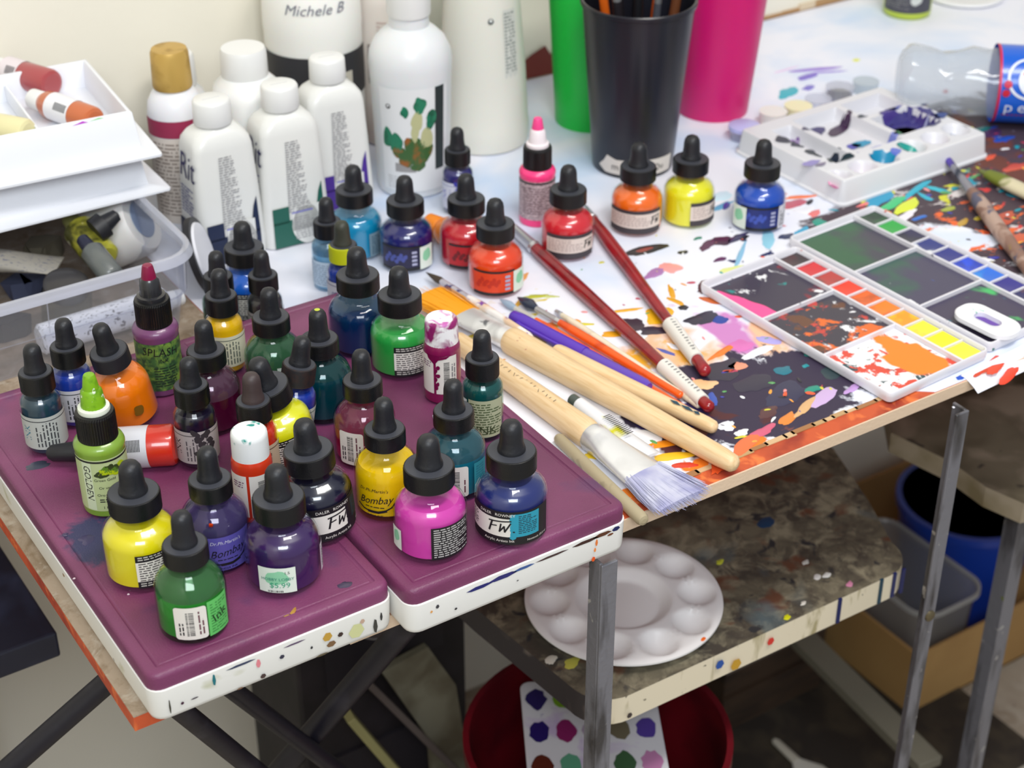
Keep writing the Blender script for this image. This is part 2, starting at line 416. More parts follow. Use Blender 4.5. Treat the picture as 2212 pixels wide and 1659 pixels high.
            p.text("Dr.Ph.Martin's", D(c-2), 22.6, 3.1, lc, 2, 0, 0.25)
            p.text('Bombay', D(c), 15.6, 7.2, ic, 2, 6, 0.45, 0.9)
            p.stroke([(D(c-34), 10.6), (D(c-22), 8.4), (D(c-6), 7.6)], 0.9, ic, 2); p.stroke([(D(c-12), 7.7), (D(c+6), 7.6), (D(c+20), 8.8)], 1.7, ic, 2); p.stroke([(D(c+18), 8.8), (D(c+30), 11.2), (D(c+37), 14.6)], 0.9, ic, 2)
            p.text('INDIA INK', D(c), 4.9, 2.2, ic, 2)
            p.fine(D(c-18), D(c+18), 10, 11.6, 1.3, ic, 2, 3)
            p.build('label', root)
        elif k == 'tallwrap':
            p = Print(r); z0, z1 = o.get('z', (6, 29)); bc = mat(o.get('bg', (206, 206, 206)), 0.6)
            p.rect(D(-100), D(100), z0, z1, bc, 0)
            ic = mat(o.get('ic', (58, 60, 64)), 0.6)
            p.fine(D(c-34), D(c+30), z0+2, z1-4, 2.1, ic, 1, 12, vert=True, fill=0.4)
            p.text(o.get('t', 'INK'), D(c-58), (z0+z1)/2, 6.5, mat(o.get('tc', (60, 130, 160)), 0.6), 1, 90)
            p.rect(D(-84), D(84), z1-3.0, z1-2.4, ic, 1)
            if o.get('stain'):
                for q in range(9): p.blob(D(c+4+(q*29 % 50)-8), z1-1-q*2.1, 2.6, 2.6, mat(o['stain'], 0.5), 2, q+4, rough=0.6)
            p.build('label', root)
        elif k == 'panel':
            p = Print(r, 0.25); w_ = o.get('w', 30); z0, z1 = o.get('z', (5, 26))
            p.rect(D(c-w_), D(c+w_), z0, z1, mat(o.get('bg', (205, 200, 190)), 0.6), 0)
            p.fine(D(c-w_+5), D(c+w_-5), z0+1.5, z1-2, o.get('p', 1.8), mat(o.get('ic', (80, 78, 80)), 0.6), 1, int(c)+7, vert=o.get('vert', False))
            if o.get('t'): p.text(o['t'], D(c+o.get('tx', 0)), o.get('tz', (z0+z1)/2), o.get('ts', 4), mat(o.get('tc', (40, 40, 44)), 0.6), 2, o.get('ta', 0))
            p.build('label', root)
        elif k == 'golden':
            p = Print(r); p.rect(D(-85), D(85), 5, 41, mat((176, 190, 140), 0.6), 0)
            p.rect(D(c-52), D(c-28), 5.6, 40, mat((196, 208, 176), 0.6), 1); p.text('GOLDEN', D(c-40), 25, 6.0, INKBLK, 2, -90, 0.2)
            p.rect(D(-85), D(85), 39, 40.2, INKBLK, 2)
            for q in range(9): p.blob(D(c-8+q*7), 33+(q*5 % 4)*1.4-2, 3.2, 2.2, mat(((50, 62, 30), (170, 190, 20), (90, 130, 40))[q % 3], 0.4), 2, q, rough=0.7)
            for zz, tt in ((27, 'Green Gold'), (21.5, 'Or vert'), (16.5, 'Oro verde'), (7.6, '1 fl oz')): p.text(tt, D(c+0), zz, 2.6, INKBLK, 2)
            p.fine(D(c-18), D(c+30), 10, 14, 1.5, INKBLK, 2, 31)
            p.build('label', root)
        elif k == 'splash':
            p = Print(r); p.rect(D(-85), D(85), 5, 40, mat((56, 96, 52), 0.5, layers=[((118, 150, 60), 160, 0.52, 0.1, 2), ((40, 70, 44), 220, 0.56, 0.08, 5)]), 0)
            p.text('SPLASH', D(c+2), 33.5, 8.2, INKBLK, 2, -6, 0, 0.9); p.text('INK', D(c+6), 27.5, 4, INKBLK, 2)
            p.fine(D(c-20), D(c+40), 8, 23, 1.9, mat((30, 46, 30), 0.6), 2, 13)
            p.build('label', root)
        elif k == 'pinkwrap':
            p = Print(r); p.rect(D(-90), D(90), 7, 41, mat((196, 176, 180), 0.6, layers=[((128, 110, 116), 500, 0.54, 0.06, 3, None, 4, (1, 1, 2.5))]), 0)
            p.rect(D(-90), D(90), 38.6, 40.4, mat((60, 50, 54), 0.5), 1); p.fine(D(-50), D(55), 12, 36, 2.2, mat((120, 100, 106), 0.6), 1, 8); p.build('label', root)
        elif k == 'craft':
            p = Print(r); z0, z1 = o.get('z', (6, 33))
            for a, b in ((c-70, c-6), (c+2, c+70)): p.rect(D(a), D(b), z0, z1, PAPER, 0)
            p.bars(D(c+26), D(c+44), z0+4, z1-4, INKBLK, 1, 4, vert=True); p.fine(D(c+50), D(c+66), z0+4, z1-4, 1.8, GREYPRINT, 1, 9, vert=True)
            p.fine(D(c-50), D(c-14), z1-9, z1-4, 1.6, mat((110, 60, 100), 0.6), 1, 3)
            if o.get('drip'):
                dm = mat(o['drip'], 0.25)
                p.poly([(D(c-30), z1+1), (D(c-24), z1-2), (D(c-10), z1-4.4), (D(c-2), z1-6), (D(c+10), z1-2.4), (D(c+34), z1-1.4), (D(c+50), z1+1)], dm, 3)
                for q in range(6): p.blob(D(c+8-(q % 2)*6), z1-8-q*3, 1.2, 1.7, dm, 3, q, 10, 0.5)
            p.build('label', root)

def bottle(kind, pos, label, ink, lvl=None, labels=(), name=None, group=None, clear=False, glass=None, cap=None, bulb=None, tilt=(0, 0), lean=(0, 0), turn=0, inkmat=None, extra=None, cat='ink bottle'):
    sh = {'fw': 3.2, 'bombay': 3.7, 'tall': 2.0}[kind]/math.hypot(pos[0], pos[1]); pos = (pos[0]*(1-sh), pos[1]*(1-sh), pos[2])
    rz = face_cam(pos)+turn
    root = thing(name or {'fw': 'round_ink_bottle', 'bombay': 'ink_bottle', 'tall': 'slim_ink_bottle'}[kind], pos, label, cat, group, rz=rz, rx=lean[0], ry=lean[1])
    pr = PROF[kind]; n = 48
    g = MB(); g.lathe(pr['g'], glass or GLASS, n); g.build('glass_body', root)
    top = lvl or pr['i'][-2][1]
    im = inkmat or mat(ink, 0.28, coat=0.6, key='ink')
    i = MB(); i.lathe(clip_prof(pr['i'], top), im, n); i.build('ink', root)
    if lvl and lvl < 33 and clear is False:                     # thin film of ink left on the glass above the level
        f = MB(); prf = [q for q in clip_prof(pr['i'], 39) if q[1] > top]; prf = [(clip_prof(pr['i'], top)[-2])]+prf[:-1]
        film = tuple(int(v*0.42+250*0.58) for v in ink)
        f.lathe([(a, b) for a, b in prf], glassy(film, 0.38, 0.1), n); f.build('ink_film', root)
    z0, rc, hc, rb, hb = pr['cap']
    dropper(root, z0, rc, hc, rb, hb, cap, bulb, tilt=tilt)
    paint_label(root, kind, labels)
    if extra: extra(root)
    return root

A_ = 32.0                                        # lid of the two tray boxes, mm above the board
def AT(x, y, z=A_): return (x, y, z)

# --- on the left box
bottle('tall', AT(241, 902), 'slim dark teal ink bottle at the far left edge of the left purple lid', (18, 52, 70), 39, [('tallwrap', 6, dict(bg=(176, 180, 176), stain=None, t='INK', tc=(60, 120, 140)))], group=None)
bottle('tall', AT(268, 921), 'slim blue ink bottle at the far left, behind the dark teal one', (22, 52, 150), 38, [('tallwrap', 10, dict(bg=(196, 196, 202), t='INK', tc=(70, 120, 190)))])
def blot(z, a, c, r=19.3, s=2.0, seed=1):
    def f(root):
        p = Print(r); p.blob(r*R(a), z, s, s*1.2, mat(c, 0.3), 1, seed); p.build('paint_spot', root)
    return f
bottle('bombay', AT(298, 906, A_+1.5), 'orange ink bottle leaning to the left behind the nozzle bottle', (238, 118, 8), 36, [], lean=(6, -9), cap=mat((27, 26, 32), 0.45), extra=blot(16, 22, (120, 84, 20), s=3.4))
bottle('bombay', AT(340, 872), 'dark magenta ink bottle half hidden behind the slim black one', (78, 12, 48), 26, [], glass=glassy((236, 214, 232)))
bottle('tall', AT(314, 836), 'slim black ink bottle with a smeared grey label', (20, 14, 36), 38, [('tallwrap', 0, dict(bg=(168, 160, 160), stain=(52, 48, 52), ic=(84, 78, 82), tc=(60, 56, 60)))])
bottle('fw', AT(243, 754), 'round bright yellow ink bottle on the left box, text label facing right', (224, 208, 12), None, [('fw_back', 26, dict(w=38))])
bottle('bombay', AT(248, 697), 'green ink bottle nearest the front edge, with a white barcode sticker', (44, 146, 56), 27, [('barcode', -6, dict(w=26)), ('panel', 44, dict(w=22, bg=(96, 190, 98), ic=(60, 140, 66), z=(4, 27), t='Ink', ts=8, tc=(20, 60, 24), ta=18))], glass=glassy((205, 235, 208)))
bottle('bombay', AT(284, 744), 'purple ink bottle with black script label and an orange spot on its shoulder', (68, 48, 140), 22, [('bombay', 16, dict(bg=(92, 84, 168), line=mat((210, 208, 226), 0.6)))], glass=glassy((214, 206, 232)), extra=blot(34, -8, (225, 70, 20), 16.6, 1.2))
bottle('fw', AT(308, 707), 'round dark purple ink bottle with a green price sticker', (48, 12, 78), None, [('sticker', -13, dict(w=28, z=(4.5, 21.5), t='$5.99', t2='HOBBY LOBBY', t3='1.5', bars=True)), ('panel', 80, dict(w=10, bg=(210, 205, 212), z=(6, 24)))])
bottle('fw', AT(346, 737), 'round black ink bottle leaning left with a white brand label', (14, 14, 40), None, [('fw_brand', 46, dict(c=mat((24, 22, 30), 0.5)))], lean=(0, -4))
bottle('tall', AT(338, 800), 'slim red ink bottle with a black dropper, behind the white capped one', (205, 48, 24), 38, [('tallwrap', 10, dict(bg=(196, 176, 150), ic=(90, 60, 50), tc=(150, 70, 50)))], bulb=mat((62, 50, 50), 0.5))

def craft(pos, label, ink, capm, labels, capprof=None, band=None, name='craft_paint_bottle', lean=(0, 0)):
    root = thing(name, pos, label, 'paint bottle', None, rz=face_cam(pos), rx=lean[0], ry=lean[1])
    b = MB(); b.lathe([(0.01,0),(10.6,0),(11.8,1),(12,3),(12,36),(11.8,39),(11.2,41.5),(10.2,43)], mat(ink, 0.3, coat=0.4, key='craft'), 40); b.build('body', root)
    c = MB(); c.lathe([(10.9,41.5),(10.9,43),(10.7,55),(10.4,57.6),(9.4,58.6),(0.01,58.8)], capm, 80, ridge=(80, 0.2, 43, 56) if band else None); c.build('screw_cap', root)
    paint_label(root, 'craft', labels)
    return root
craft(AT(319, 766), 'small orange-red craft paint bottle with a white cap smeared teal', (200, 52, 20), mat((232, 234, 234), 0.4, layers=[((20, 140, 130), 130, 0.66, 0.03, 6)]), [('craft', -14, dict(z=(5, 34)))])

def nozzle(pos, label, ink, labels, tipm, flange, ringm=None, name='nozzle_paint_bottle', capm=None):
    root = thing(name, pos, label, 'paint bottle', None, rz=face_cam(pos))
    im = ringm or mat(ink, 0.3, coat=0.4, key='noz')
    b = MB(); b.lathe([(0.01,0),(12.8,0),(14.2,1),(14.5,3),(14.5,42),(14.9,43.5),(14.9,45.4),(13.9,47.6),(11.6,49),(10.5,50)], im, 44); b.build('body', root)
    c = MB(); c.lathe([(11.7,49.2),(11.7,51),(11.6,65),(11,66.6),(9.2,67),(7,67.1)], capm or BLACKCAP, 96, ridge=(96, 0.3, 50, 65), smooth=False); c.build('cap_collar', root)
    f = MB(); f.lathe([(9.2,67),(9.4,68),(9.1,69.6),(7.4,70.2)], flange, 32); f.lathe([(7.3,69.5),(6.2,80),(4.9,81.6)], flange if ringm else tipm, 44, ridge=(44, 0.25, 69, 81)); fo = f.build('nozzle', root)
    t = MB(); t.lathe([(4.9,81.2),(4.5,84),(3.6,89.4),(3.0,90.6),(0.01,90.9)], tipm, 24); t.build('nozzle_tip', fo)
    paint_label(root, 'nozzle', labels)
    return root
GRN = mat((120, 170, 20), 0.35, layers=[((90, 140, 10), 200, 0.6, 0.1, 2), ((225, 228, 215), 260, 0.68, 0.03, 8)])
nozzle(AT(249, 822), 'olive green paint bottle with a green nozzle and vertical lettering', (122, 156, 52), [('golden', 0, {})], GRN, mat((222, 228, 212), 0.4))
p_ = P(318, 574, A_+90)
nozzle(AT(p_.x, p_.y), 'purple paint bottle with crimson nozzle tip and a green splash label', (112, 62, 104), [('splash', 4, {})], mat((128, 14, 60), 0.3), mat((34, 34, 38), 0.35, coat=0.5), capm=BLACKCAP, ringm=mat((112, 62, 104), 0.35, coat=0.3))

# --- on the right box and along its far edge
bottle('bombay', AT(405, 788), 'pink ink bottle with white barcode label, in the middle of the right lid', (176, 22, 84), 24, [('barcode', -28, dict(w=24, z=(3.5, 27))), ('panel', 26, dict(w=20, bg=(205, 30, 90), ic=(190, 30, 84), z=(4, 26)))], glass=glassy((240, 214, 226)))
bottle('bombay', AT(390, 734), 'yellow ink bottle with black script brand name, behind the bright pink one', (240, 205, 10), 33, [('bombay', -24, {}), ('panel', 52, dict(w=17, bg=(214, 208, 196), z=(5, 27)))], glass=glassy((245, 240, 200)))
bottle('bombay', AT(434, 729), 'pale teal ink bottle half empty, behind the round navy bottle', (40, 132, 150), 27, [('barcode', 4, dict(w=20)), ('panel', 52, dict(w=16, bg=(40, 140, 155), ic=(30, 120, 140)))], glass=glassy((196, 224, 230)))
bottle('fw', AT(392, 687), 'round bright magenta-pink ink bottle at the front of the right lid, black text label', (206, 60, 164), 33.5, [('fw_back', 36, dict(w=36, dark=True)), ('sticker', -62, dict(w=12, z=(6, 20)))], clear=True)
bottle('fw', AT(439, 674), 'round navy blue ink bottle at the right lid front corner, teal splash label', (20, 34, 100), None, [('fw_brand', -6, {})])
craft(AT(478, 816), 'magenta craft paint bottle with a white topped cap stained purple', (128, 18, 76), mat((238, 236, 238), 0.35, layers=[((140, 30, 100), 60, 0.47, 0.05, 9, (0, 0, 0.012, 0.012, -0.35)), ((190, 90, 170), 90, 0.62, 0.04, 2)]), [('craft', -22, dict(z=(8, 36), drip=(112, 12, 66)))], band=1)
bottle('tall', AT(478, 767), 'slim blue-green ink bottle by the right edge of the right lid, gold and green label', (16, 84, 84), 39, [('panel', 10, dict(w=52, bg=(168, 172, 140), z=(4, 31), ic=(70, 86, 50), t='INK', tz=9, ts=8, tc=(50, 60, 30))), ('panel', -66, dict(w=18, bg=(205, 215, 214), z=(6, 30)))], glass=glassy((205, 228, 226)))
bottle('bombay', AT(406, 846), 'dark teal ink bottle with a yellow dot on its black bulb', (8, 74, 88), 31, [('panel', 70, dict(w=12, bg=(20, 90, 110), ic=(20, 80, 100)))], glass=glassy((170, 214, 214)), extra=lambda r: (lambda m: m.build('paint_spot', r))(MB().lathe([(0.01, 74.95), (1.6, 74.7), (2.2, 74.3)], mat((190, 196, 60), 0.4), 12)))
bottle('fw', AT(476, 866), 'round green ink bottle with a text label beside the magenta craft bottle', (38, 150, 62), 33, [('fw_back', 26, dict(w=40))], clear=True)
bottle('fw', AT(466, 905), 'round deep blue-teal ink bottle at the back of the right lid', (14, 52, 96), 31, [('fw_back', 48, dict(w=28))], glass=glassy((196, 218, 230)), clear=True)
bottle('tall', AT(376, 927), 'slim mustard yellow ink bottle standing on the back of the purple lids', (222, 172, 8), 39.5, [('tallwrap', 14, dict(bg=(206, 204, 178), ic=(84, 92, 84), t='INK', tc=(150, 120, 70), z=(7, 30)))])
q = P(585, 690, A_+49.5)
bottle('bombay', AT(q.x, q.y), 'pale green ink bottle nearly empty, left of the dark teal one', (44, 120, 60), 22, [('panel', 30, dict(w=26, bg=(200, 214, 204), z=(4, 26)))], glass=glassy((200, 230, 214)))
q = P(588, 838, A_+50)
bottle('fw', AT(q.x+7, q.y, A_+1.5), 'round lemon yellow ink bottle leaning left between the two lids', (226, 222, 20), None, [('fw_back', 20, dict(w=46))], lean=(4, -11))
q = P(626, 785, A_+55)
bottle('tall', AT(q.x-4, q.y, A_+1), 'slim blue ink bottle leaning right, rust brown stains on its cap', (24, 52, 150), 38, [('tallwrap', 0, dict(bg=(186, 192, 186), ic=(90, 110, 90)))], lean=(-2, 10), cap=mat((40, 24, 22), 0.6, layers=[((22, 20, 24), 300, 0.5, 0.1, 4)]))

# --- on the paper covered board
q = P(567, 590, 55)
bottle('tall', AT(q.x, q.y, 0), 'slim black ink bottle behind the mustard one, back edge of the lids', (34, 28, 34), 38, [('tallwrap', 10, dict(bg=(150, 146, 148), ic=(70, 68, 70)))])
q = P(470, 592, 55)
bottle('tall', AT(q.x, q.y, 0), 'slim dark green ink bottle beside the corner of the clear bin', (30, 62, 48), 38, [('panel', 0, dict(w=70, bg=(40, 66, 50), ic=(30, 52, 40)))], glass=glassy((190, 210, 200)))
q = P(527, 540, 50)
bottle('fw', AT(q.x, q.y, 0), 'round blue ink bottle hidden up to its cap behind two slim bottles', (20, 90, 190), None, [('fw_back', 0, {})])
q = P(740, 525, 55)
bottle('tall', AT(q.x, q.y, 0), 'slim blue ink bottle with yellow paint smeared down its cap', (26, 50, 140), 38, [('tallwrap', 20, dict(bg=(190, 188, 196), ic=(80, 80, 120), t='GR', tc=(70, 80, 130)))], cap=mat((28, 28, 30), 0.45, layers=[((176, 182, 10), 30, 0.44, 0.04, 5, (-0.006, -0.009, 0.009, 0.009, 0.45), 4, (4, 4, 1))]), bulb=mat((52, 54, 44), 0.5))
q = P(733, 490, 55)
bottle('tall', AT(q.x-2, q.y+16, 0), 'slim pale bottle hidden behind the yellow stained one', (160, 200, 222), 30, [('panel', -30, dict(w=60, bg=(190, 208, 222), ic=(140, 160, 180)))], glass=glassy((214, 232, 242)))
bottle('fw', AT(557, 1080, 0), 'round cyan ink bottle, left end of the back row in front of the spray bottle', (6, 132, 176), 33.5, [('panel', 52, dict(w=24, bg=(120, 146, 160), z=(4, 24), ic=(60, 90, 110)))], clear=True)
bottle('fw', AT(581, 1042, 0), 'round indigo ink bottle with a price sticker on the right side', (24, 22, 96), None, [('fw_dark', -14, {}), ('sticker', 44, dict(w=17, z=(4, 23)))])
bottle('tall', AT(662, 1097, 0), 'slim indigo ink bottle in front of the white jug, label blotted with blue', (40, 34, 104), 39, [('tallwrap', 0, dict(bg=(206, 210, 226), ic=(140, 150, 190), stain=(56, 60, 160), t='INK', tc=(80, 90, 190), z=(6, 30)))])
nozzle(AT(705, 1044, 0), 'neon pink paint bottle with a pink tipped white nozzle', (250, 60, 130), [('pinkwrap', 0, {})], mat((240, 70, 140), 0.35), mat((236, 226, 230), 0.4), ringm=mat((250, 60, 130), 0.35, coat=0.3))
bottle('fw', AT(697, 989, 0), 'round red ink bottle in front of the neon pink nozzle bottle', (208, 30, 44), None, [('fw_wrap', 0, dict(a=-48, b=66))])
bottle('fw', AT(622, 1019, 0), 'round crimson ink bottle overlapped by the orange-red one', (190, 24, 40), None, [('fw_dark', 6, dict(bg=(180, 26, 34), fg=(110, 20, 26)))])
bottle('fw', AT(618, 971, 0), 'round orange-red ink bottle by the tips of the brushes', (230, 62, 12), None, [('fw_dark', -4, dict(bg=(222, 66, 26), fg=(196, 44, 16))), ('sticker', 56, dict(w=18, z=(5, 23)))])
bottle('fw', AT(768, 993, 0), 'round orange ink bottle in front of the black cup', (240, 104, 10), None, [('fw_wrap', 0, dict(a=-70, b=62))])
bottle('fw', AT(812, 981, 0), 'round lemon yellow ink bottle before the cups, right of the orange one', (232, 224, 24), None, [('fw_wrap', 0, dict(a=6, b=84))])
bottle('fw', AT(855, 943, 0), 'round royal blue ink bottle standing alone by the white well palette', (10, 70, 176), None, [('fw_dark', 4, dict(bg=(26, 40, 110), fg=(60, 80, 170))), ('sticker', -46, dict(w=20, z=(4, 23))), ('panel', 62, dict(w=14, bg=(222, 220, 226), z=(4, 24), vert=True))])

# ------------------------------------------------------------------ room shell
def PY(px, py, Y):
    """point on the vertical plane y = Y (mm)"""
    d = fw + rt*(px-CX)/F_PX - up*(py-CY)/F_PX
    t = Y/d[1]
    return Vector((d[0]*t, Y, CAM_Z+d[2]*t))
def struct(mb, name, bevel=0):
    o = mb.build(name, None, bevel); o.location = (0, 0, BOARD_Z); o['kind'] = 'structure'; return o
FL = -750.0
WALL = mat((236, 231, 216), 0.7, bump=(60, 0.15), layers=[((228, 222, 206), 3, 0.5, 0.2, 2)])
b = MB(); b.box(-900, 1300, FL, 3600, 1400, 1700, WALL); struct(b, 'wall_back')
b = MB(); b.box(-1000, -1500, FL, -900, 1400, 1700, WALL); struct(b, 'wall_left')
FLOORM = mat((178, 168, 152), 0.6, bump=(80, 0.3), layers=[((140, 126, 108), 9, 0.5, 0.12, 2), ((186, 178, 164), 22, 0.58, 0.08, 4), ((60, 54, 52), 40, 0.68, 0.03, 6), ((225, 220, 210), 60, 0.74, 0.02, 9)])
b = MB(); b.box(-1000, -1500, FL-40, 3600, 1400, FL, FLOORM); struct(b, 'floor')
b = MB()                                             # rusty line where the wall meets the table
rr = random.Random(4); xs = [880+i*22 for i in range(120)]
for i in range(len(xs)-1):
    h = rr.uniform(3, 8)
    b.box(xs[i], 1297.5, 0.5, xs[i+1], 1300, h, mat((176, 138, 96), 0.7) if i % 5 else mat((214, 196, 168), 0.7))
b.add([(850,1299,2),(896,1299,0.6),(902,1299,26),(890,1299,20),(884,1299,30),(868,1299,24),(850,1299,14)], [(0,1,2,3,4,5,6)], mat((112, 40, 30), 0.6))
b.add([(850,1297.4,2),(896,1297.4,0.6),(903,1297.4,27),(890,1297.4,21),(884,1297.4,31),(868,1297.4,25),(850,1297.4,15)], [(0,1,2,3,4,5,6)], mat((112, 40, 30), 0.6))
struct(b, 'trim_1')

# ------------------------------------------------------------------ table board, its paper, its stands
t = thing('work_table', (1000, 1000, 0), 'long painted table board with raw beige front edge, carrying all bottles and palettes', 'table')
b = MB(); b.M = tl(-1000, -1000, 0)
b.box(200, 676, -9.5, 2300, 1297, 0, mat((196, 84, 44), 0.6, bump=(200, 0.4), layers=[((150, 50, 30), 30, 0.52, 0.1, 3), ((230, 120, 60), 60, 0.62, 0.05, 6)]))
b.build('tabletop', t)
b = MB(); b.M = tl(-1000, -1000, 0)
b.box(330, 674.8, -9.5, 2300, 676, -0.4, mat((222, 196, 168), 0.7, bump=(400, 0.3))); b.build('edge_band', t)
b = MB(); b.M = tl(-1000, -1000, 0)
b.box(200.2, 676, 0, 340, 1296, 0.8, mat((160, 142, 122), 0.6, bump=(120, 0.5), layers=[((128, 108, 84), 50, 0.56, 0.08, 3, None, 7), ((180, 168, 152), 70, 0.6, 0.08, 7, None, 7)])); b.box(340, 692, 0, 411, 1296, 0.8, mat((160, 142, 122), 0.6, bump=(120, 0.5), layers=[((128, 108, 84), 50, 0.56, 0.08, 3, None, 7), ((180, 168, 152), 70, 0.6, 0.08, 7, None, 7)])); b.build('masking_strip', t)
b = MB(); b.M = tl(-1000, -1000, 0); b.box(1500, 720, FL, 1540, 760, -11, mat((60, 60, 62), 0.5)); b.build('leg', t)
b = MB(); b.M = tl(-1000, -1000, 0); b.box(2240, 1230, FL, 2280, 1270, -11, mat((60, 60, 62), 0.5)); b.build('leg', t)

PAPERW = mat((232, 233, 243), 0.55, bump=(150, 0.12), layers=[
 ((196, 214, 240), 9, 0.62, 0.12, 11, (0.9, 1.1, 0.5, 0.3, 0.12)),
 ((232, 168, 40), 26, 0.66, 0.035, 3, (0.652, 0.815, 0.06, 0.06, 0.22), 7),
 ((214, 190, 70), 34, 0.70, 0.03, 23, (0.60, 0.90, 0.07, 0.06, 0.20), 3, (1, 2, 1)),
 ((236, 186, 150), 22, 0.62, 0.05, 31, (0.70, 0.80, 0.06, 0.07, 0.16), 3),
 ((200, 130, 190), 26, 0.66, 0.04, 8, (0.72, 0.80, 0.05, 0.06, 0.22), 3),
 ((50, 40, 64), 17, 0.52, 0.018, 4, (0.690, 0.737, 0.105, 0.052, 0.36), 8),
 ((78, 34, 38), 30, 0.66, 0.02, 5, (0.61, 0.72, 0.08, 0.035, 0.26), 3),
 ((232, 122, 30), 36, 0.66, 0.02, 6, (0.60, 0.695, 0.10, 0.022, 0.26), 3),
 ((50, 38, 92), 24, 0.70, 0.02, 13, (0.62, 0.755, 0.06, 0.04, 0.20), 3),
 ((70, 56, 66), 13, 0.46, 0.02, 14, (1.19, 0.885, 0.24, 0.145, 0.42), 8),
 ((104, 56, 42), 18, 0.60, 0.03, 15, (1.17, 0.86, 0.15, 0.12, 0.18), 4),
 ((214, 206, 206), 34, 0.685, 0.02, 16, (1.02, 0.86, 0.18, 0.16, 0.12), 7, (1, 1.8, 1)),
 ((228, 104, 50), 40, 0.685, 0.015, 17, (1.00, 0.83, 0.18, 0.13, 0.14), 7, (1, 1.6, 1, 20)),
 ((26, 150, 176), 36, 0.70, 0.015, 18, (1.03, 0.90, 0.14, 0.10, 0.12), 4),
 ((40, 70, 170), 40, 0.715, 0.015, 19, (1.12, 0.95, 0.2, 0.12, 0.12), 4),
 ((206, 206, 60), 44, 0.725, 0.015, 20, (1.04, 0.90, 0.2, 0.12, 0.12), 4),
 ((120, 112, 130), 70, 0.70, 0.02, 24, (1.17, 0.88, 0.2, 0.14, 0.10), 7),
 ((160, 150, 80), 60, 0.72, 0.015, 25, (1.12, 0.88, 0.2, 0.14, 0.10), 7),
 ((206, 60, 60), 50, 0.73, 0.012, 21, (1.05, 0.90, 0.24, 0.2, 0.12), 4),
 ((30, 40, 90), 60, 0.735, 0.012, 22, (0.82, 0.90, 0.12, 0.08, 0.14), 3),
])
b = MB()
pts = [(514, 691), (640, 690.5), (770, 691.5), (790, 676), (2290, 676), (2290, 1296), (412, 1296), (412, 984), (514, 984)]
n = len(pts)
b.add([(x, y, 0.05) for x, y in pts]+[(x, y, 0.45) for x, y in pts], [tuple(range(n, 2*n))]+[(i, (i+1) % n, n+(i+1) % n, n+i) for i in range(n)], PAPERW)
rr = random.Random(11)                               # torn brown tape along the front edge of the paper
x = 545
while x < 768:
    w_ = rr.uniform(9, 20); b.box(x, 688.6+rr.uniform(-1, 0.6), 0.05, min(x+w_, 770), 692.6+rr.uniform(-0.8, 1), 0.62, mat(rr.choice(((186, 150, 104), (206, 172, 130), (160, 112, 70))), 0.6)); x += w_-2
def splat(mb, px, py, rx, ry, col, ang=0, seed=0, z=0.5, rough=0.45, n=22, at=None):
    """irregular dab of dried paint on the table (radii in mm, laid flat)"""
    c0 = at or P(px, py, z); q_ = random.Random(seed*31+int(px)+int(py)*7); k = [q_.uniform(1-rough, 1+rough) for _ in range(n)]
    k = [(k[i-1]+k[i]+k[(i+1) % n])/3 for i in range(n)]; ca, sa = math.cos(R(ang)), math.sin(R(ang))
    ring = [(rx*k[i]*math.cos(2*math.pi*i/n), ry*k[i]*math.sin(2*math.pi*i/n)) for i in range(n)]
    T = lambda x_, y_, zz: (c0.x+x_*ca-y_*sa, c0.y+x_*sa+y_*ca, zz)
    mb.add([T(a, b_, z) for a, b_ in ring]+[T(a*0.8, b_*0.8, z+0.3) for a, b_ in ring],
           [tuple(range(n, 2*n))]+[(i, (i+1) % n, n+(i+1) % n, n+i) for i in range(n)], mat(col, 0.32, coat=0.2, key='dab'), True)
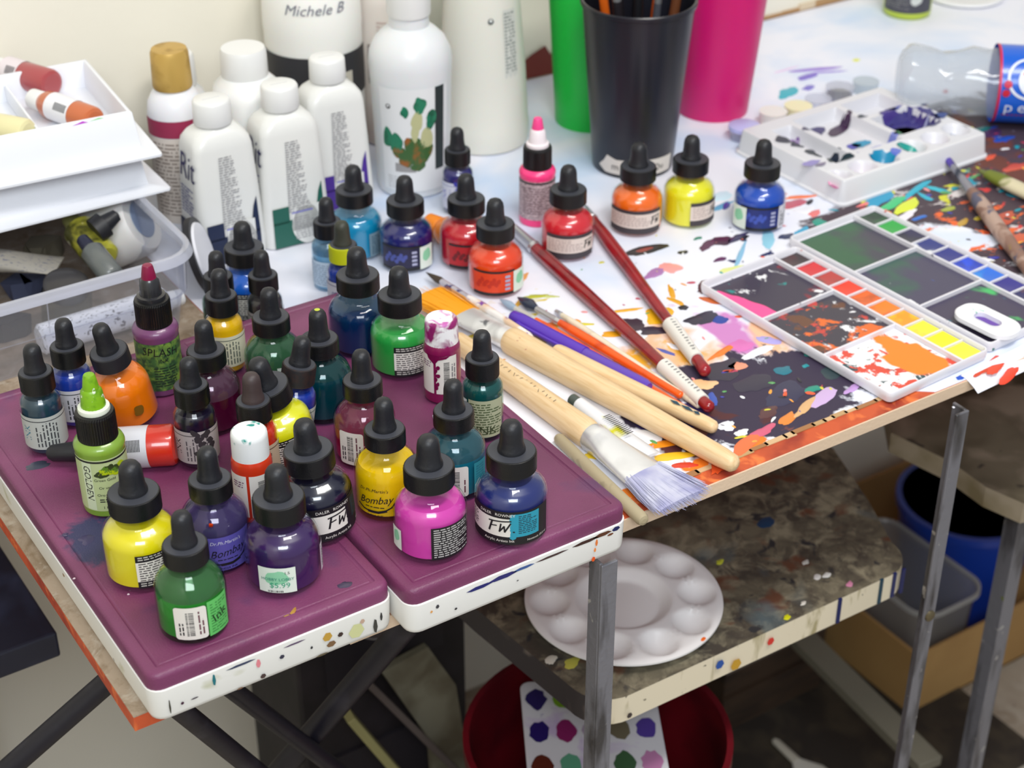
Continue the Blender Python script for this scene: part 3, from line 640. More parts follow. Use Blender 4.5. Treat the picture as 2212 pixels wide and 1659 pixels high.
SPL = [  # px, py, rx, ry, colour, angle
 (1400,540,19,6,(44,44,46),-8),(1392,540,9,3.4,(150,70,60),-8),(1448,578,9,9,(240,160,156),20),(1415,590,13,5,(170,120,176),10),(1475,545,5,3,(40,40,44),0),
 (1530,618,15,8,(92,52,66),10),(1507,515,4,2.4,(40,130,110),0),(1530,528,12,4,(90,50,80),20),(1560,520,9,7,(60,30,60),0),(1450,630,13,2.2,(224,160,30),60),(1458,650,2.4,11,(224,160,30),10),
 (1475,665,4,3.5,(40,36,50),0),(1520,685,13,7,(40,38,62),10),(1556,690,7,5,(30,60,150),0),(1500,690,8,6,(46,40,60),0),(1420,680,12,10,(234,176,20),30),(1345,672,15,2.2,(232,170,40),-20),
 (1362,700,11,9,(60,40,56),40),(1410,715,13,6,(56,42,60),-25),(1460,750,3,7,(234,234,242),10),(1440,760,2,8,(80,90,170),20),(1382,730,6,3,(236,236,244),0),(1330,722,10,4,(228,160,20),-30),
 (1560,760,14,3.4,(232,122,40),14),(1606,745,9,8,(214,110,180),0),(1590,790,8,5,(235,150,120),0),(1660,735,5,10,(170,160,220),40),(1640,760,16,4,(236,236,244),5),(1540,650,4,9,(196,96,40),20),
 (1568,610,12,6,(96,60,70),0),(1520,830,9,6,(240,190,140),-30),(1480,830,7,2.6,(236,236,240),-40),(1540,860,3,9,(50,80,170),-30),(1505,900,10,2,(236,236,240),-50),(1570,920,9,5,(232,232,240),10),
 (1690,800,7,5,(20,110,130),0),(1740,790,3,2,(20,140,150),0),(1660,890,9,5,(84,46,50),10),(1700,905,10,3.5,(220,130,50),20),(1610,960,18,6,(222,110,60),18),(1650,930,12,4,(206,90,120),10),
 (1560,1000,14,5,(214,80,36),25),(1600,935,6,3,(240,240,244),0),(1780,855,16,6,(200,170,214),16),(1740,880,14,3,(214,170,120),20),(1840,840,9,3,(190,150,210),14),(1760,760,9,5,(20,120,110),0),
 (1755,840,7,4,(26,140,120),0),(1700,850,18,10,(40,38,72),10),(1800,800,12,9,(40,60,66),0),(1630,830,16,10,(44,38,60),0),(1860,800,8,5,(30,90,90),0),(1560,800,20,12,(44,38,58),20),
 (1290,985,12,4,(236,200,40),-30),(1430,960,16,4,(234,140,20),-20),(1460,985,14,4,(240,190,40),-20),(1480,1005,10,3,(210,60,40),-20),(1395,945,12,8,(238,238,244),0),(1340,950,8,4,(200,190,20),0),
 (1430,905,16,9,(90,40,30),-10),(1500,940,14,8,(96,56,50),0),(1400,900,10,4,(20,60,60),-20),(1200,700,9,3,(220,120,40),-20),(1240,700,13,3,(214,200,40),-30),(1180,640,12,2.4,(196,200,120),-40),(1130,600,9,3,(226,160,90),40),
 (1160,640,10,2.6,(180,180,40),-20),(1120,655,8,2.5,(228,170,40),40),
 (1760,150,22,4,(150,120,210),-18),(1745,165,14,5,(120,100,200),10),(1700,200,15,7,(30,170,190),30),(1790,155,20,2.4,(160,140,220),-24),(1700,150,14,1.8,(230,200,235),0),(1850,130,4,3,(222,226,60),0),
 (1745,190,8,5,(120,110,200),30),(1675,248,9,2,(150,210,230),0),(1560,445,16,3,(90,170,210),12),(1555,425,11,7,(200,230,244),0),(1600,548,20,2,(140,190,220),40),(1660,520,16,5,(150,206,226),50),(1590,515,12,3,(60,50,90),10),
 (1600,512,7,5,(40,36,50),0),(1700,510,9,5,(40,50,90),0),(1730,500,10,4,(40,160,200),20),(1740,455,9,6,(236,236,244),0),(1760,460,8,4,(230,120,120),20),(1770,480,6,6,(20,150,130),0),(1730,425,15,3,(236,120,70),-20),(1715,440,12,6,(190,90,110),0),
 (1620,575,9,4,(30,110,70),0),(1555,560,6,3,(90,40,90),0),(1590,585,14,9,(226,236,150),0),(1740,520,8,2,(240,90,150),20),
 (1980,410,26,3,(30,170,196),20),(2000,425,3,9,(30,170,196),0),(2030,410,4,10,(40,180,200),20),(1900,430,20,7,(30,150,190),20),(1930,440,16,5,(60,190,120),16),(1960,445,20,6,(214,226,50),16),(1900,460,12,6,(244,150,20),0),
 (1950,470,20,4,(236,230,240),16),(1915,480,12,4,(236,140,40),0),(1985,470,9,2.5,(40,110,200),0),(1870,440,9,2,(236,120,120),0),(2010,520,12,5,(228,120,60),0),(2040,540,16,5,(230,210,190),30),(2080,560,14,5,(224,96,60),20),
 (2100,590,18,6,(228,222,220),20),(2130,610,16,5,(228,226,230),10),(2150,640,9,1.6,(30,80,170),60),(2170,300,12,4,(40,80,180),0),(2140,340,8,3,(226,90,50),20),(2120,280,14,4,(20,110,110),0),(2195,360,14,5,(200,80,50),0),
 (2160,480,24,8,(190,76,44),14),(2190,520,20,6,(206,90,50),10),(2120,470,8,3,(210,190,70),0),(2080,480,10,3,(190,150,60),20),(2010,590,12,4,(236,150,120),20),(2050,450,8,3,(160,170,60),0),(1850,250,5,3,(220,120,60),0),
 (1935,265,9,4,(228,120,50),0),(1960,235,26,6,(206,150,110),-10),(2040,225,24,6,(110,110,130),0),(2130,290,20,7,(70,44,84),0),(2180,810,14,4,(226,60,30),20),(2060,880,1,1,(230,230,240),0),
 (2150,790,14,5,(220,70,40),30),(2120,800,10,3.6,(206,70,40),10),(2075,815,4,2.4,(30,80,190),0),(1735,600,5,3,(230,236,120),0),
]
for i, (px, py, rx, ry, col, an) in enumerate(SPL): splat(b, px, py, rx, ry, col, an, i, z=0.5+0.012*(i % 9))
rr = random.Random(77)
PALS = [(230,90,50),(30,150,170),(240,240,244),(214,206,60),(60,60,160),(190,60,90),(240,160,60),(40,36,48),(90,160,90),(236,150,150)]
for i in range(230):                                 # small flecks, dense by the dark painted areas
    cxm, cym, sx_, sy_ = rr.choice(((690,745,80,36),(1030,860,110,80),(1160,930,110,80),(690,900,130,60),(1000,840,90,60)))
    xx, yy = rr.gauss(cxm, sx_*0.8), rr.gauss(cym, sy_*0.8)
    if yy < 696 or yy > 1200 or xx < 560 or (xx < 640 and yy > 930): continue
    s_ = rr.uniform(0.8, 4.2) if xx > 850 else rr.uniform(0.6, 2.4)
    splat(b, i*3, 0, s_*rr.uniform(1, 2.2), s_*0.7, rr.choice(PALS), rr.uniform(0, 180), i, z=0.62, rough=0.6, n=12, at=Vector((xx, yy, 0.62)))
put(b, 'table_paper', (0, 0, 0), 'white paper sheet covering the table, splashed with dried paint', 'paper').location = (0, 0, BOARD_Z)

# loose sheet hanging over the front edge on the right
b = MB(); PW2 = mat((240, 240, 248), 0.5, layers=[((214, 90, 60), 30, 0.72, 0.03, 3), ((170, 150, 200), 60, 0.76, 0.02, 5)])
A0, B0, C0, D0 = P(2075, 812, 0.8), P(2300, 700, 0.8), P(2330, 745, -6), P(2112, 852, -7)
for lo, hi in ((0, 1),):
    rows = []
    for j in range(5):
        t_ = j/4; row = []
        for i in range(9):
            s_ = i/8; p1 = A0.lerp(B0, s_); p2 = D0.lerp(C0, s_); q_ = p1.lerp(p2, t_)
            q_.z = 0.9 - 7*t_*t_ if q_.y < 676 else 1.0; row.append(tuple(q_))
        rows.append(row)
    b.loft(rows, PW2, True, False, False, closed=False)
    b.loft([[(x, y, z-0.3) for x, y, z in r_] for r_ in rows], PW2, True, False, False, closed=False)
for pxx, pyy, cc in ((2085, 808, (40, 90, 190)), (2110, 795, (220, 60, 40)), (2140, 775, (226, 80, 40))): pass
put(b, 'loose_paper_sheet', (0, 0, 0), 'loose white sheet of paper hanging over the table edge at the far right', 'paper').location = (0, 0, BOARD_Z)

# metal rack under the table: two angle iron legs and a paint stained shelf
STEEL = mat((130, 130, 138), 0.38, metal=0.4, bump=(200, 0.5), layers=[((74, 72, 74), 60, 0.56, 0.08, 3, None, 3, (1, 1, 0.2)), ((196, 194, 190), 70, 0.68, 0.02, 6), ((126, 138, 50), 80, 0.74, 0.02, 8)])
rack = thing('metal_rack', (660, 900, -200), 'grey angle iron rack under the table with a stained shelf edged in white paint', 'rack')
def rack_leg(x, y, sgn):
    g = MB(); g.M = tl(-660, -900, 200)
    g.box(x+2, y, FL, x+14, y+2.4, -11.2, STEEL); g.box(x+2 if sgn > 0 else x+11.6, y+2.4, FL, x+4.4 if sgn > 0 else x+14, y+14, -11.2, STEEL)
    g.build('leg', rack, 0.5, 1)
    g = MB(); g.M = tl(x+8-660, y-900, 8) @ rot(90, 0, 0); g.lathe([(4.6, 0), (4.4, 1.6), (3, 2.4), (0.01, 2.6)], mat((110, 100, 76), 0.4, metal=0.6), 20); g.build('bolt', rack)
rack_leg(491, 656, 1); rack_leg(793, 658, -1); rack_leg(489, 1150, 1); rack_leg(860, 1150, -1)
SHELFM = mat((104, 97, 80), 0.6, bump=(90, 0.5), layers=[((66, 60, 52), 36, 0.5, 0.1, 2, None, 7), ((138, 130, 108), 50, 0.56, 0.08, 4, None, 7), ((96, 62, 44), 30, 0.64, 0.04, 5), ((84, 104, 112), 9, 0.64, 0.05, 7), ((44, 44, 46), 50, 0.66, 0.03, 9), ((190, 186, 60), 70, 0.80, 0.01, 12), ((220, 216, 210), 90, 0.80, 0.01, 13)])
EDGEM = mat((226, 214, 188), 0.55, layers=[((170, 158, 120), 60, 0.6, 0.05, 2, None, 4, (1, 1, 0.3)), ((104, 96, 80), 110, 0.70, 0.02, 5)])
b = MB(); b.M = tl(-660, -900, 200)
out = []
for (cx_, cy_, r_, a0, a1) in ((561, 739, 30, 180, 270), (808, 737, 30, 270, 360)):
    for k in range(9): a = R(a0+(a1-a0)*k/8); out.append((cx_+r_*math.cos(a), cy_+r_*math.sin(a)))
out += [(862, 790), (888, 860), (905, 1140), (505, 1140), (520, 850)]
n = len(out); b.add([(x, y, -190) for x, y in out], [tuple(range(n))], SHELFM)
DKEDGE = mat((44, 38, 42), 0.5, layers=[((96, 86, 80), 30, 0.62, 0.06, 3)])
for mt_, idx in ((EDGEM, range(3, n-3)), (DKEDGE, (0, 1, 2, n-3, n-2, n-1))):
    b.add([(x, y, z) for z in (-213.5, -190) for x, y in out], [(i, (i+1) % n, n+(i+1) % n, n+i) for i in idx], mt_)
b.add([(x, y, -213.5) for x, y in out], [tuple(range(n))[::-1]], mat((70, 64, 56), 0.7))
rr = random.Random(5)
for px, c_ in ((1783, (24, 34, 90)), (1905, (24, 34, 90)), (1925, (24, 34, 90)), (1875, (20, 60, 80))):   # dark drips down the white edge
    x = (px-1340)/(1975-1340)*(838-545)+552
    b.box(x-1.6, 706.2, -213, x+1.6, 708, -189.6, mat(c_, 0.4))
for px, py, c_, r_ in ((1665, 1385, (210, 50, 40), 3.4), (1555, 1435, (30, 80, 160), 4), (1590, 1435, (196, 150, 40), 5), (1360, 1545, (60, 50, 50), 2.4)):
    p_ = PY(px, py, 706.6); b.add([(p_.x+r_*k[0], 706.4, p_.z+r_*k[1]) for k in ((-1, 0), (-.6, -.9), (.4, -1), (1, -.2), (.5, .9), (-.5, 1))], [(0, 1, 2, 3, 4, 5)], mat(c_, 0.4))
for px, py, c_, r_ in ((1700, 1333, (206, 206, 30), 4), (1555, 1213, (190, 196, 60), 4), (1765, 1246, (216, 214, 210), 4), (1785, 1243, (220, 220, 215), 4.5), (1735, 1303, (210, 206, 196), 3), (1835, 1262, (200, 130, 160), 4), (1234, 1432, (190, 184, 80), 8), (1190, 1425, (206, 200, 186), 6), (1655, 1130, (30, 60, 90), 9), (1740, 1215, (200, 198, 190), 4)):
    splat(b, px, py, r_, r_*0.6, c_, 20, px, z=-189.6)
b.build('shelf', rack)

# white round palette on the shelf
def height_disc(mb, R0, h, material, nr=46, na=120):
    rings = [[(R0*i/nr*math.cos(2*math.pi*j/na), R0*i/nr*math.sin(2*math.pi*j/na), h(R0*i/nr*math.cos(2*math.pi*j/na), R0*i/nr*math.sin(2*math.pi*j/na))) for j in range(na)] for i in range(1, nr+1)]
    mb.loft(rings, material, True, True, False)
    low = [[(x, y, z-1.5) for x, y, z in r_] for r_ in rings]; mb.loft(low, material, True, True, False); mb.loft([rings[-1], low[-1]], material, True, False, False)
def dish(d, r, depth):
    return -depth*(1-(d/r)**2) if d < r else 0
def plate_h(x, y):
    r = math.hypot(x, y); z = 9.0
    if r < 36: z += -7.6*min(1, (36-r)/9)
    for k in range(10):
        a = R(9+36*k); z += dish(math.hypot(x-55.5*math.cos(a), y-55.5*math.sin(a)), 14.6, 8.4)
    if r > 70: z -= (r-70)*0.25
    return z
b = MB(); height_disc(b, 74, plate_h, mat((232, 230, 229), 0.35, coat=0.2))
pp = P(1347, 1298, -183)
splat(b, 0, 0, 2.6, 1.5, (236, 110, 40), 20, 3, z=8.6, at=Vector((20, -69, 8.6))); splat(b, 0, 0, 7, 1.2, (120, 40, 70), 10, 5, z=8.9, at=Vector((8, 70.5, 8.9)))
put(b, 'round_palette', (pp.x, pp.y, -188.4), 'round white plastic ten-well palette lying on the rack shelf', 'paint palette')

# ------------------------------------------------------------------ the two tray boxes with purple lids
def lid_mat(seed, ox, oy):
    return mat((124, 60, 98), 0.42, bump=(900, 0.25), layers=[((104, 46, 80), 9, 0.52, 0.12, seed), ((76, 52, 90), 14, 0.64, 0.06, seed+2), ((50, 50, 84), 30, 0.60, 0.05, seed+3, (ox, oy, 0.022, 0.03, 0.24), 6), ((206, 180, 200), 500, 0.80, 0.01, seed+4)], key=seed)
TRAYW = mat((232, 231, 226), 0.4, layers=[((196, 196, 170), 30, 0.66, 0.05, 2), ((34, 32, 46), 130, 0.745, 0.01, 3), ((150, 120, 80), 60, 0.745, 0.012, 4)])
TRAYW2 = mat((236, 235, 231), 0.4, layers=[((214, 212, 200), 20, 0.66, 0.05, 8), ((44, 40, 50), 150, 0.79, 0.01, 9)])
def face_mark(b, x, z, rx, rz_, col, y): b.add([(x+rx*k[0], y, z+rz_*k[1]) for k in ((-1, 0), (-.6, -.8), (.3, -1), (1, -.2), (.6, .8), (-.3, 1))], [(0, 1, 2, 3, 4, 5)], mat(col, 0.4))
def tray_box(x0, x1, y0, y1, label, seed, tm, ox, oy, marks, dabs):
    cx_, cy_ = (x0+x1)/2, (y0+y1)/2; hx, hy = (x1-x0)/2, (y1-y0)/2
    t = thing('paint_tray_box', (cx_, cy_, 0), label, 'paint box')
    b = MB(); b.slab(hx, hy, 9, [(2.2, 0.8), (1.2, 1.6), (0.6, 4), (0, 20), (0, 21.6), (1.6, 22)], tm)
    for x, z, rx, rz_, c_ in marks: face_mark(b, x, z, rx, rz_, c_, -hy-0.15)     # smears and dribbles of paint on the front
    b.build('white_tray', t)
    b = MB(); b.slab(hx-0.7, hy-1.2, 8, [(0, 20.5), (0, 29), (0.8, 31), (2.2, 32), (7, 32), (7.6, 31.2), (9, 30.9), (9.6, 31.3)], lid_mat(seed, ox, oy))
    b.M = tl(-cx_, -cy_, 0)
    for px, py, rx, ry, c_, an in dabs: splat(b, px, py, rx, ry, c_, an, 7, z=31.35)
    b.build('purple_lid', t)
tray_box(207, 354, 663, 979, 'left flat paint box, white tray with a purple lid full of bottles', 5, TRAYW, -0.05, -0.025,
  ((-38, 16, 1.0, 4, (20, 110, 120)), (-12, 15, 1.4, 3, (220, 130, 140)), (2, 13, 1.6, 1.4, (50, 50, 70)), (-10, 5, 1.8, 1.6, (70, 52, 50)), (-57, 9, 1.0, 1.0, (60, 20, 50)), (-64, 10, 0.5, 5, (50, 46, 30)), (30, 14, 3, 3, (190, 150, 60)), (38, 12, 1.8, 1.6, (60, 44, 40)), (32, 8, 3, 2, (120, 90, 60)), (48, 10, 5, 5, (202, 204, 150)), (60, 8, 1.4, 5, (60, 60, 56)), (64, 13, 0.8, 3, (50, 50, 50)), (52, 15, 1.6, 1.6, (190, 160, 140)), (20, 11, 0.8, 1, (40, 40, 46)), (-50, 9, 2.4, 0.5, (70, 60, 70)), (26, 3, 4, 0.7, (90, 80, 60)), (-24, 3, 2, 0.6, (120, 90, 70)), (-22, 19, 9, 0.8, (50, 60, 90)), (10, 18.6, 7, 0.6, (90, 70, 100))),
  ((634, 1320, 3.2, 1.2, (176, 130, 50), 40), (622, 1330, 2.0, 0.8, (170, 130, 60), -20), (190, 1165, 5, 4, (56, 50, 84), 10), (140, 1155, 2, 1.4, (60, 52, 84), 0), (80, 1005, 9, 4, (54, 58, 74), -10), (745, 1262, 4, 2.6, (66, 56, 80), 0), (160, 1250, .8, .6, (210, 190, 200), 0), (277, 1284, .8, .6, (220, 200, 210), 0)))
tray_box(355.2, 508, 650, 978, 'right flat paint box, cleaner white tray with a purple lid, front right corner bare', 15, TRAYW2, -0.3, 0.5,
  ((-30, 17.5, 9, 1.3, (30, 34, 110)), (-14, 18.2, 10, 1.6, (40, 40, 110)), (0, 18.6, 8, 1.0, (60, 90, 150)), (20, 18.8, 12, 0.8, (70, 50, 50)), (44, 19, 10, 1.2, (60, 34, 28)), (56, 19.4, 7, 1.4, (90, 50, 30)), (52, 15, 0.9, 2.5, (226, 120, 50)), (51, 10, 0.8, 1.6, (236, 140, 70)), (50, 3.5, 1.4, 1.8, (226, 84, 20)), (-46, 9, 1, 0.8, (40, 40, 44)), (-58, 16, 1.2, 1.4, (60, 60, 66)), (-62, 14, 0.9, 0.9, (220, 160, 90)), (-4, 11, 0.8, 0.5, (100, 100, 100)), (66, 19.6, 3, 1.6, (20, 30, 90)), (62, 17, 2.4, 0.8, (110, 60, 30))), ())
q_ = P(942, 908, 32.4); b = MB(); b.add([(-5, -7, 0), (6, -2, 0), (7, 9, 0.6), (1, 6, 0), (-5, -7, 0.3), (6, -2, 0.3), (7, 9, 0.9), (1, 6, 0.3)], [(0, 1, 2, 3), (4, 5, 6, 7), (0, 1, 5, 4), (1, 2, 6, 5), (2, 3, 7, 6), (3, 0, 4, 7)], mat((226, 224, 232), 0.5))
put(b, 'paper_scrap', (q_.x, q_.y, 32.2), 'tiny torn white paper scrap on the right purple lid', 'paper scrap')
# ------------------------------------------------------------------ lying bottles, sticks and brushes
def along(name, A, B, label, cat, group=None, roll=0):
    A, B = Vector(A), Vector(B); x = (B-A).normalized(); y = Vector((0, 0, 1)).cross(x).normalized(); z = x.cross(y)
    o = bpy.data.objects.new(name, None); C.objects.link(o); o.empty_display_size = 0.02
    o.matrix_world = Matrix.Translation(W(A)) @ Matrix(((x.x, y.x, z.x), (x.y, y.y, z.y), (x.z, y.z, z.z))).to_4x4() @ Matrix.Rotation(R(roll), 4, 'X')
    return tag(o, label, cat, group), (B-A).length
def rod(root, name, secs, material, n=20, label=None):
    """secs: (x, half width, half thickness)"""
    b = MB(); b.loft([[(x, a*math.cos(2*math.pi*j/n), c*math.sin(2*math.pi*j/n)) for j in range(n)] for x, a, c in secs], material)
    o = b.build(name, root)
    if label: o['label'] = label
    return o
def bristles(root, x0, x1, w0, w1, t, material, n=150, seed=1, curve=0.0):
    q_ = random.Random(seed); b = MB(); L_ = x1-x0
    b.loft([[(x0+L_*f, (w0+(w1-w0)*f**0.8)*math.cos(2*math.pi*j/18)*(1-0.12*f), (t*(1-0.55*f))*math.sin(2*math.pi*j/18)) for j in range(18)] for f in (0, 0.2, 0.45, 0.7, 0.86)], material)
    for i in range(n):
        s_ = q_.uniform(-1, 1); tt = q_.uniform(-1, 1); Lx = L_*q_.uniform(0.78, 1.04)*(1-0.12*s_*s_)
        p0 = (x0, s_*w0*0.95, tt*t*0.8); p1 = (x0+Lx*0.5, s_*(w0+(w1-w0)*0.55), tt*t*0.8); p2 = (x0+Lx, s_*w1*1.05+q_.uniform(-1, 1)+curve*0.6, tt*t*0.4+q_.uniform(-.7, .7))
        b.tube([p0, p1, p2], [0.32, 0.3, 0.12], material, 4)
    b.build('bristles', root)

def proj_x(A, B, px, py, z):                     # where along A->B a pixel falls
    d = (Vector(B)-Vector(A)).normalized(); return (P(px, py, z)-Vector(A)).dot(d)
def pen_marks(root, r, spots, txt=None):
    p = MB(); q_ = random.Random(int(r*100))
    for x, a, s_ in spots:
        pts = [(x+s_*k[0], (r(x)+0.12)*math.sin(R(a)+s_*k[1]/r(x)), (r(x)+0.12)*math.cos(R(a)+s_*k[1]/r(x))) for k in ((-1, 0), (-.5, -.8), (.5, -.9), (1, .1), (.4, .9), (-.5, .8))]
        p.add(pts, [(0, 1, 2, 3, 4, 5)], mat((150, 90, 80), 0.6))
    return p

# wide flat brush with orange paint, wooden handle
A, B = P(900, 622, 9), P(1592, 1006, 8.5); r_, L_ = along('flat_brush', A, B, 'large flat brush with orange painted bristles and thick wooden handle, middle of the pile', 'paintbrush')
x1 = proj_x(A, B, 1000, 690, 9); x2 = proj_x(A, B, 1092, 738, 9)
bristles(r_, x1, 4, 12, 17, 3.5, mat((238, 160, 10), 0.5), 90, 2)
rod(r_, 'ferrule', [(x1-4, 14, 3.4), (x1+8, 13, 4.2), (x2-10, 10, 7), (x2, 9, 8.2)], mat((206, 206, 206), 0.4, metal=0.5, layers=[((236, 236, 236), 40, 0.5, 0.06, 3), ((110, 112, 116), 70, 0.66, 0.03, 5)]))
def wood_handle(root, x0, x1_, r0, r1, mid=None, material=WOOD, name='wooden_handle'):
    Lh = x1_-x0
    return rod(root, name, [(x0, r0*0.86, r0*0.86), (x0+2, r0*0.97, r0*0.97), (x0+7, r0, r0)]+[(x0+Lh*f, r0+(r1-r0)*f**1.1, r0+(r1-r0)*f**1.1) for f in (0.2, 0.4, 0.6, 0.8, 0.94)]+[(x1_-r1*0.5, r1*0.9, r1*0.9), (x1_-r1*0.15, r1*0.62, r1*0.62), (x1_, r1*0.15, r1*0.15)], material, 24)
wh = wood_handle(r_, x2-0.5, L_, 10.4, 6.6)
mk = MB()
for xx, aa, s_, cc in ((x2+14, -30, 1.8, (176, 110, 96)), (x2+24, -48, 1.6, (190, 120, 110)), (x2+48, -20, 0.7, (220, 90, 60)), (x2+92, -40, 1.2, (190, 70, 60)), (x2+150, -30, 0.8, (210, 80, 60)), (x2+120, -70, 0.7, (100, 60, 60)), (x2+170, -60, 0.7, (190, 60, 60))):
    rr_ = 10.3-(xx-x2)/(L_-x2)*3.9; mk.add([(xx+s_*k[0], -(rr_+0.15)*math.sin(R(-aa)+s_*k[1]/rr_), (rr_+0.15)*math.cos(R(-aa)+s_*k[1]/rr_)) for k in ((-1, 0), (-.5, -.8), (.5, -.9), (1, .1), (.4, .9), (-.5, .8))], [(0, 1, 2, 3, 4, 5)], mat(cc, 0.6))
q_ = random.Random(9)
for k in range(26):                               # scribbled ink marks on the handle
    xx = x2+30+k*2.7+(10 if k > 8 else 0); rr_ = 10.2-(xx-x2)/(L_-x2)*3.9; a = R(-6)+q_.uniform(-.08, .08); da = q_.uniform(0.05, 0.22); dx = q_.uniform(-1.4, 1.8)
    mk.add([(xx, (rr_+.15)*math.sin(a), (rr_+.15)*math.cos(a)), (xx+.5, (rr_+.15)*math.sin(a), (rr_+.15)*math.cos(a)), (xx+dx+.5, (rr_+.15)*math.sin(a-da), (rr_+.15)*math.cos(a-da)), (xx+dx, (rr_+.15)*math.sin(a-da), (rr_+.15)*math.cos(a-da))], [(0, 1, 2, 3)], mat((70, 56, 50), 0.7))
mk.build('ink_marks', wh)

A, B = P(1200, 760, 8), P(1548, 926, 6.5); r_, L_ = along('wooden_brush_handle', A, B, 'shorter wooden brush handle just behind the thickest one, blue-green paint near its tip', 'paintbrush')
wh = wood_handle(r_, 0, L_, 6.6, 5.0)
mk = MB()
for xx, wd in ((L_-34, 5), (L_-24, 6), (L_-16, 3)): mk.add([(xx-wd, -1.2, 6.35), (xx, -2.6, 6.0), (xx+wd, -1.4, 5.7), (xx, 0.6, 6.15)], [(0, 1, 2, 3)], mat((24, 60, 80), 0.4))
mk.build('paint_spot', wh)

A, B = P(985, 735, 10), P(1490, 1094, 6); r_, L_ = along('bristle_brush', A, B, 'flat white bristle brush with wooden handle, hanging over the front edge', 'paintbrush')
x1 = proj_x(A, B, 1262, 948, 10); x2 = proj_x(A, B, 1372, 1024, 10)
wh = wood_handle(r_, 0, x1+2, 7.4, 10.2)
rod(r_, 'ferrule', [(x1-2, 9.6, 9.6), (x1, 10.4, 10.2), (x1+3, 10.0, 9.8), (x1+5, 10.5, 10.1), (x1+8, 10.1, 9.6), (x1+20, 12.6, 6.6), (x2, 16.4, 3.8)], mat((214, 214, 216), 0.3, metal=0.6, layers=[((236, 236, 238), 30, 0.5, 0.08, 3), ((200, 150, 150), 60, 0.72, 0.02, 5)]))
bristles(r_, x2-2, L_-1, 15.5, 21.5, 3.6, mat((196, 196, 214), 0.5, layers=[((150, 150, 190), 30, 0.56, 0.08, 3)]), 460, 5, 2)
mk = MB(); q_ = random.Random(12)
for k in range(20):
    xx = 30+k*4.4; rr_ = 7.5+(xx/x1)*2.7; a = R(-2)+q_.uniform(-.1, .1); da = q_.uniform(0.08, 0.3); dx = q_.uniform(-2, 2)
    mk.add([(xx, (rr_+.15)*math.sin(a), (rr_+.15)*math.cos(a)), (xx+.5, (rr_+.15)*math.sin(a), (rr_+.15)*math.cos(a)), (xx+dx+.5, (rr_+.15)*math.sin(a-da), (rr_+.15)*math.cos(a-da)), (xx+dx, (rr_+.15)*math.sin(a-da), (rr_+.15)*math.cos(a-da))], [(0, 1, 2, 3)], mat((70, 56, 50), 0.7))
mk.build('ink_marks', wh)

REDP = mat((140, 14, 24), 0.22, coat=0.5, layers=[((110, 10, 20), 60, 0.55, 0.1, 2), ((190, 120, 90), 50, 0.74, 0.02, 7)])
def long_brush(A, B, f0, f1, label, rmax, rend, hm, fm, lab=None, name='round_brush', tip=None, sleeve=None, rf=None):
    r_, L_ = along(name, A, B, label, 'paintbrush'); rf = rf or rmax*0.75
    if tip: rod(r_, 'bristles', [(0, 0.4, 0.4), (L_*f0*0.35, tip[1]*0.8, tip[1]*0.7), (L_*f0*0.7, tip[1], tip[1]), (L_*f0+1, rf*0.8, rf*0.8)], tip[0], 14)
    rod(r_, 'ferrule', [(L_*f0, rf*0.8, rf*0.75), (L_*f1*0.92, rf, rf), (L_*f1*0.94, rf*1.1, rf*1.1), (L_*f1*0.96, rf*0.98, rf*0.98), (L_*f1+1, rf, rf)], fm, 18)
    Lh = L_*(1-f1); x0 = L_*f1
    rod(r_, 'handle', [(x0, rf*0.95, rf*0.95)]+[(x0+Lh*f, q_, q_) for f, q_ in ((0.02, rf), (0.12, rmax*0.95), (0.25, rmax), (0.5, rmax*0.86), (0.75, (rmax+rend)/2*0.86), (0.95, rend))]+[(L_-rend*0.7, rend*1.05, rend*1.05), (L_-rend*0.2, rend*0.7, rend*0.7), (L_, 0.2, 0.2)], hm, 20)
    if sleeve:
        a, b_ = sleeve; rs = rend*1.25
        so = rod(r_, 'paper_sleeve', [(L_*a, rs*1.15, rs*1.15), (L_*b_, rs, rs)], PAPER, 18)
        m_ = MB(); q2 = random.Random(3)
        for k in range(12):
            xx = L_*(a+0.012)+k*(L_*(b_-a-0.02))/12; m_.box(xx, -1.6, rs*1.15, xx+0.9, q2.uniform(0, 1.6), rs*1.15+0.12, GREYPRINT)
        m_.build('sleeve_print', so)
    return r_
A, B = P(1092, 478, 6), P(1537, 884, 6); long_brush(A, B, 0.04, 0.17, 'left red-handled long brush with white price sleeve, ferrule behind the orange-red bottle', 5.9, 4.1, REDP, SILVER, sleeve=(0.80, 0.965), rf=5.2)
A, B = P(1258, 445, 6), P(1527, 806, 6); long_brush(A, B, 0.02, 0.1, 'right red-handled long brush emerging behind the red ink bottle', 5.6, 4.3, mat((150, 18, 30), 0.3, coat=0.3, layers=[((120, 12, 24), 70, 0.55, 0.1, 2)]), SILVER, sleeve=(0.74, 0.93), rf=4.6)
ORG = mat((238, 92, 14), 0.35, coat=0.2, layers=[((206, 70, 10), 60, 0.6, 0.06, 4), ((60, 44, 60), 90, 0.74, 0.02, 6)])
A, B = P(1118, 642, 5), P(1474, 856, 4); long_brush(A, B, 0.12, 0.27, 'orange-handled round brush with a fat dark blue tip', 3.6, 2.6, ORG, SILVER, tip=(mat((30, 40, 64), 0.3, coat=0.5), 4.6), rf=2.7)
A, B = P(1080, 646, 4), P(1516, 904, 3.5); long_brush(A, B, 0.08, 0.19, 'thin orange-handled brush with a pale blue tip, beside the purple pen', 3.3, 2.4, ORG, mat((206, 204, 196), 0.4, metal=0.3), tip=(mat((150, 170, 190), 0.4), 3.0), rf=2.4)
CREAM = mat((226, 214, 190), 0.45, layers=[((190, 176, 150), 50, 0.6, 0.08, 4)])
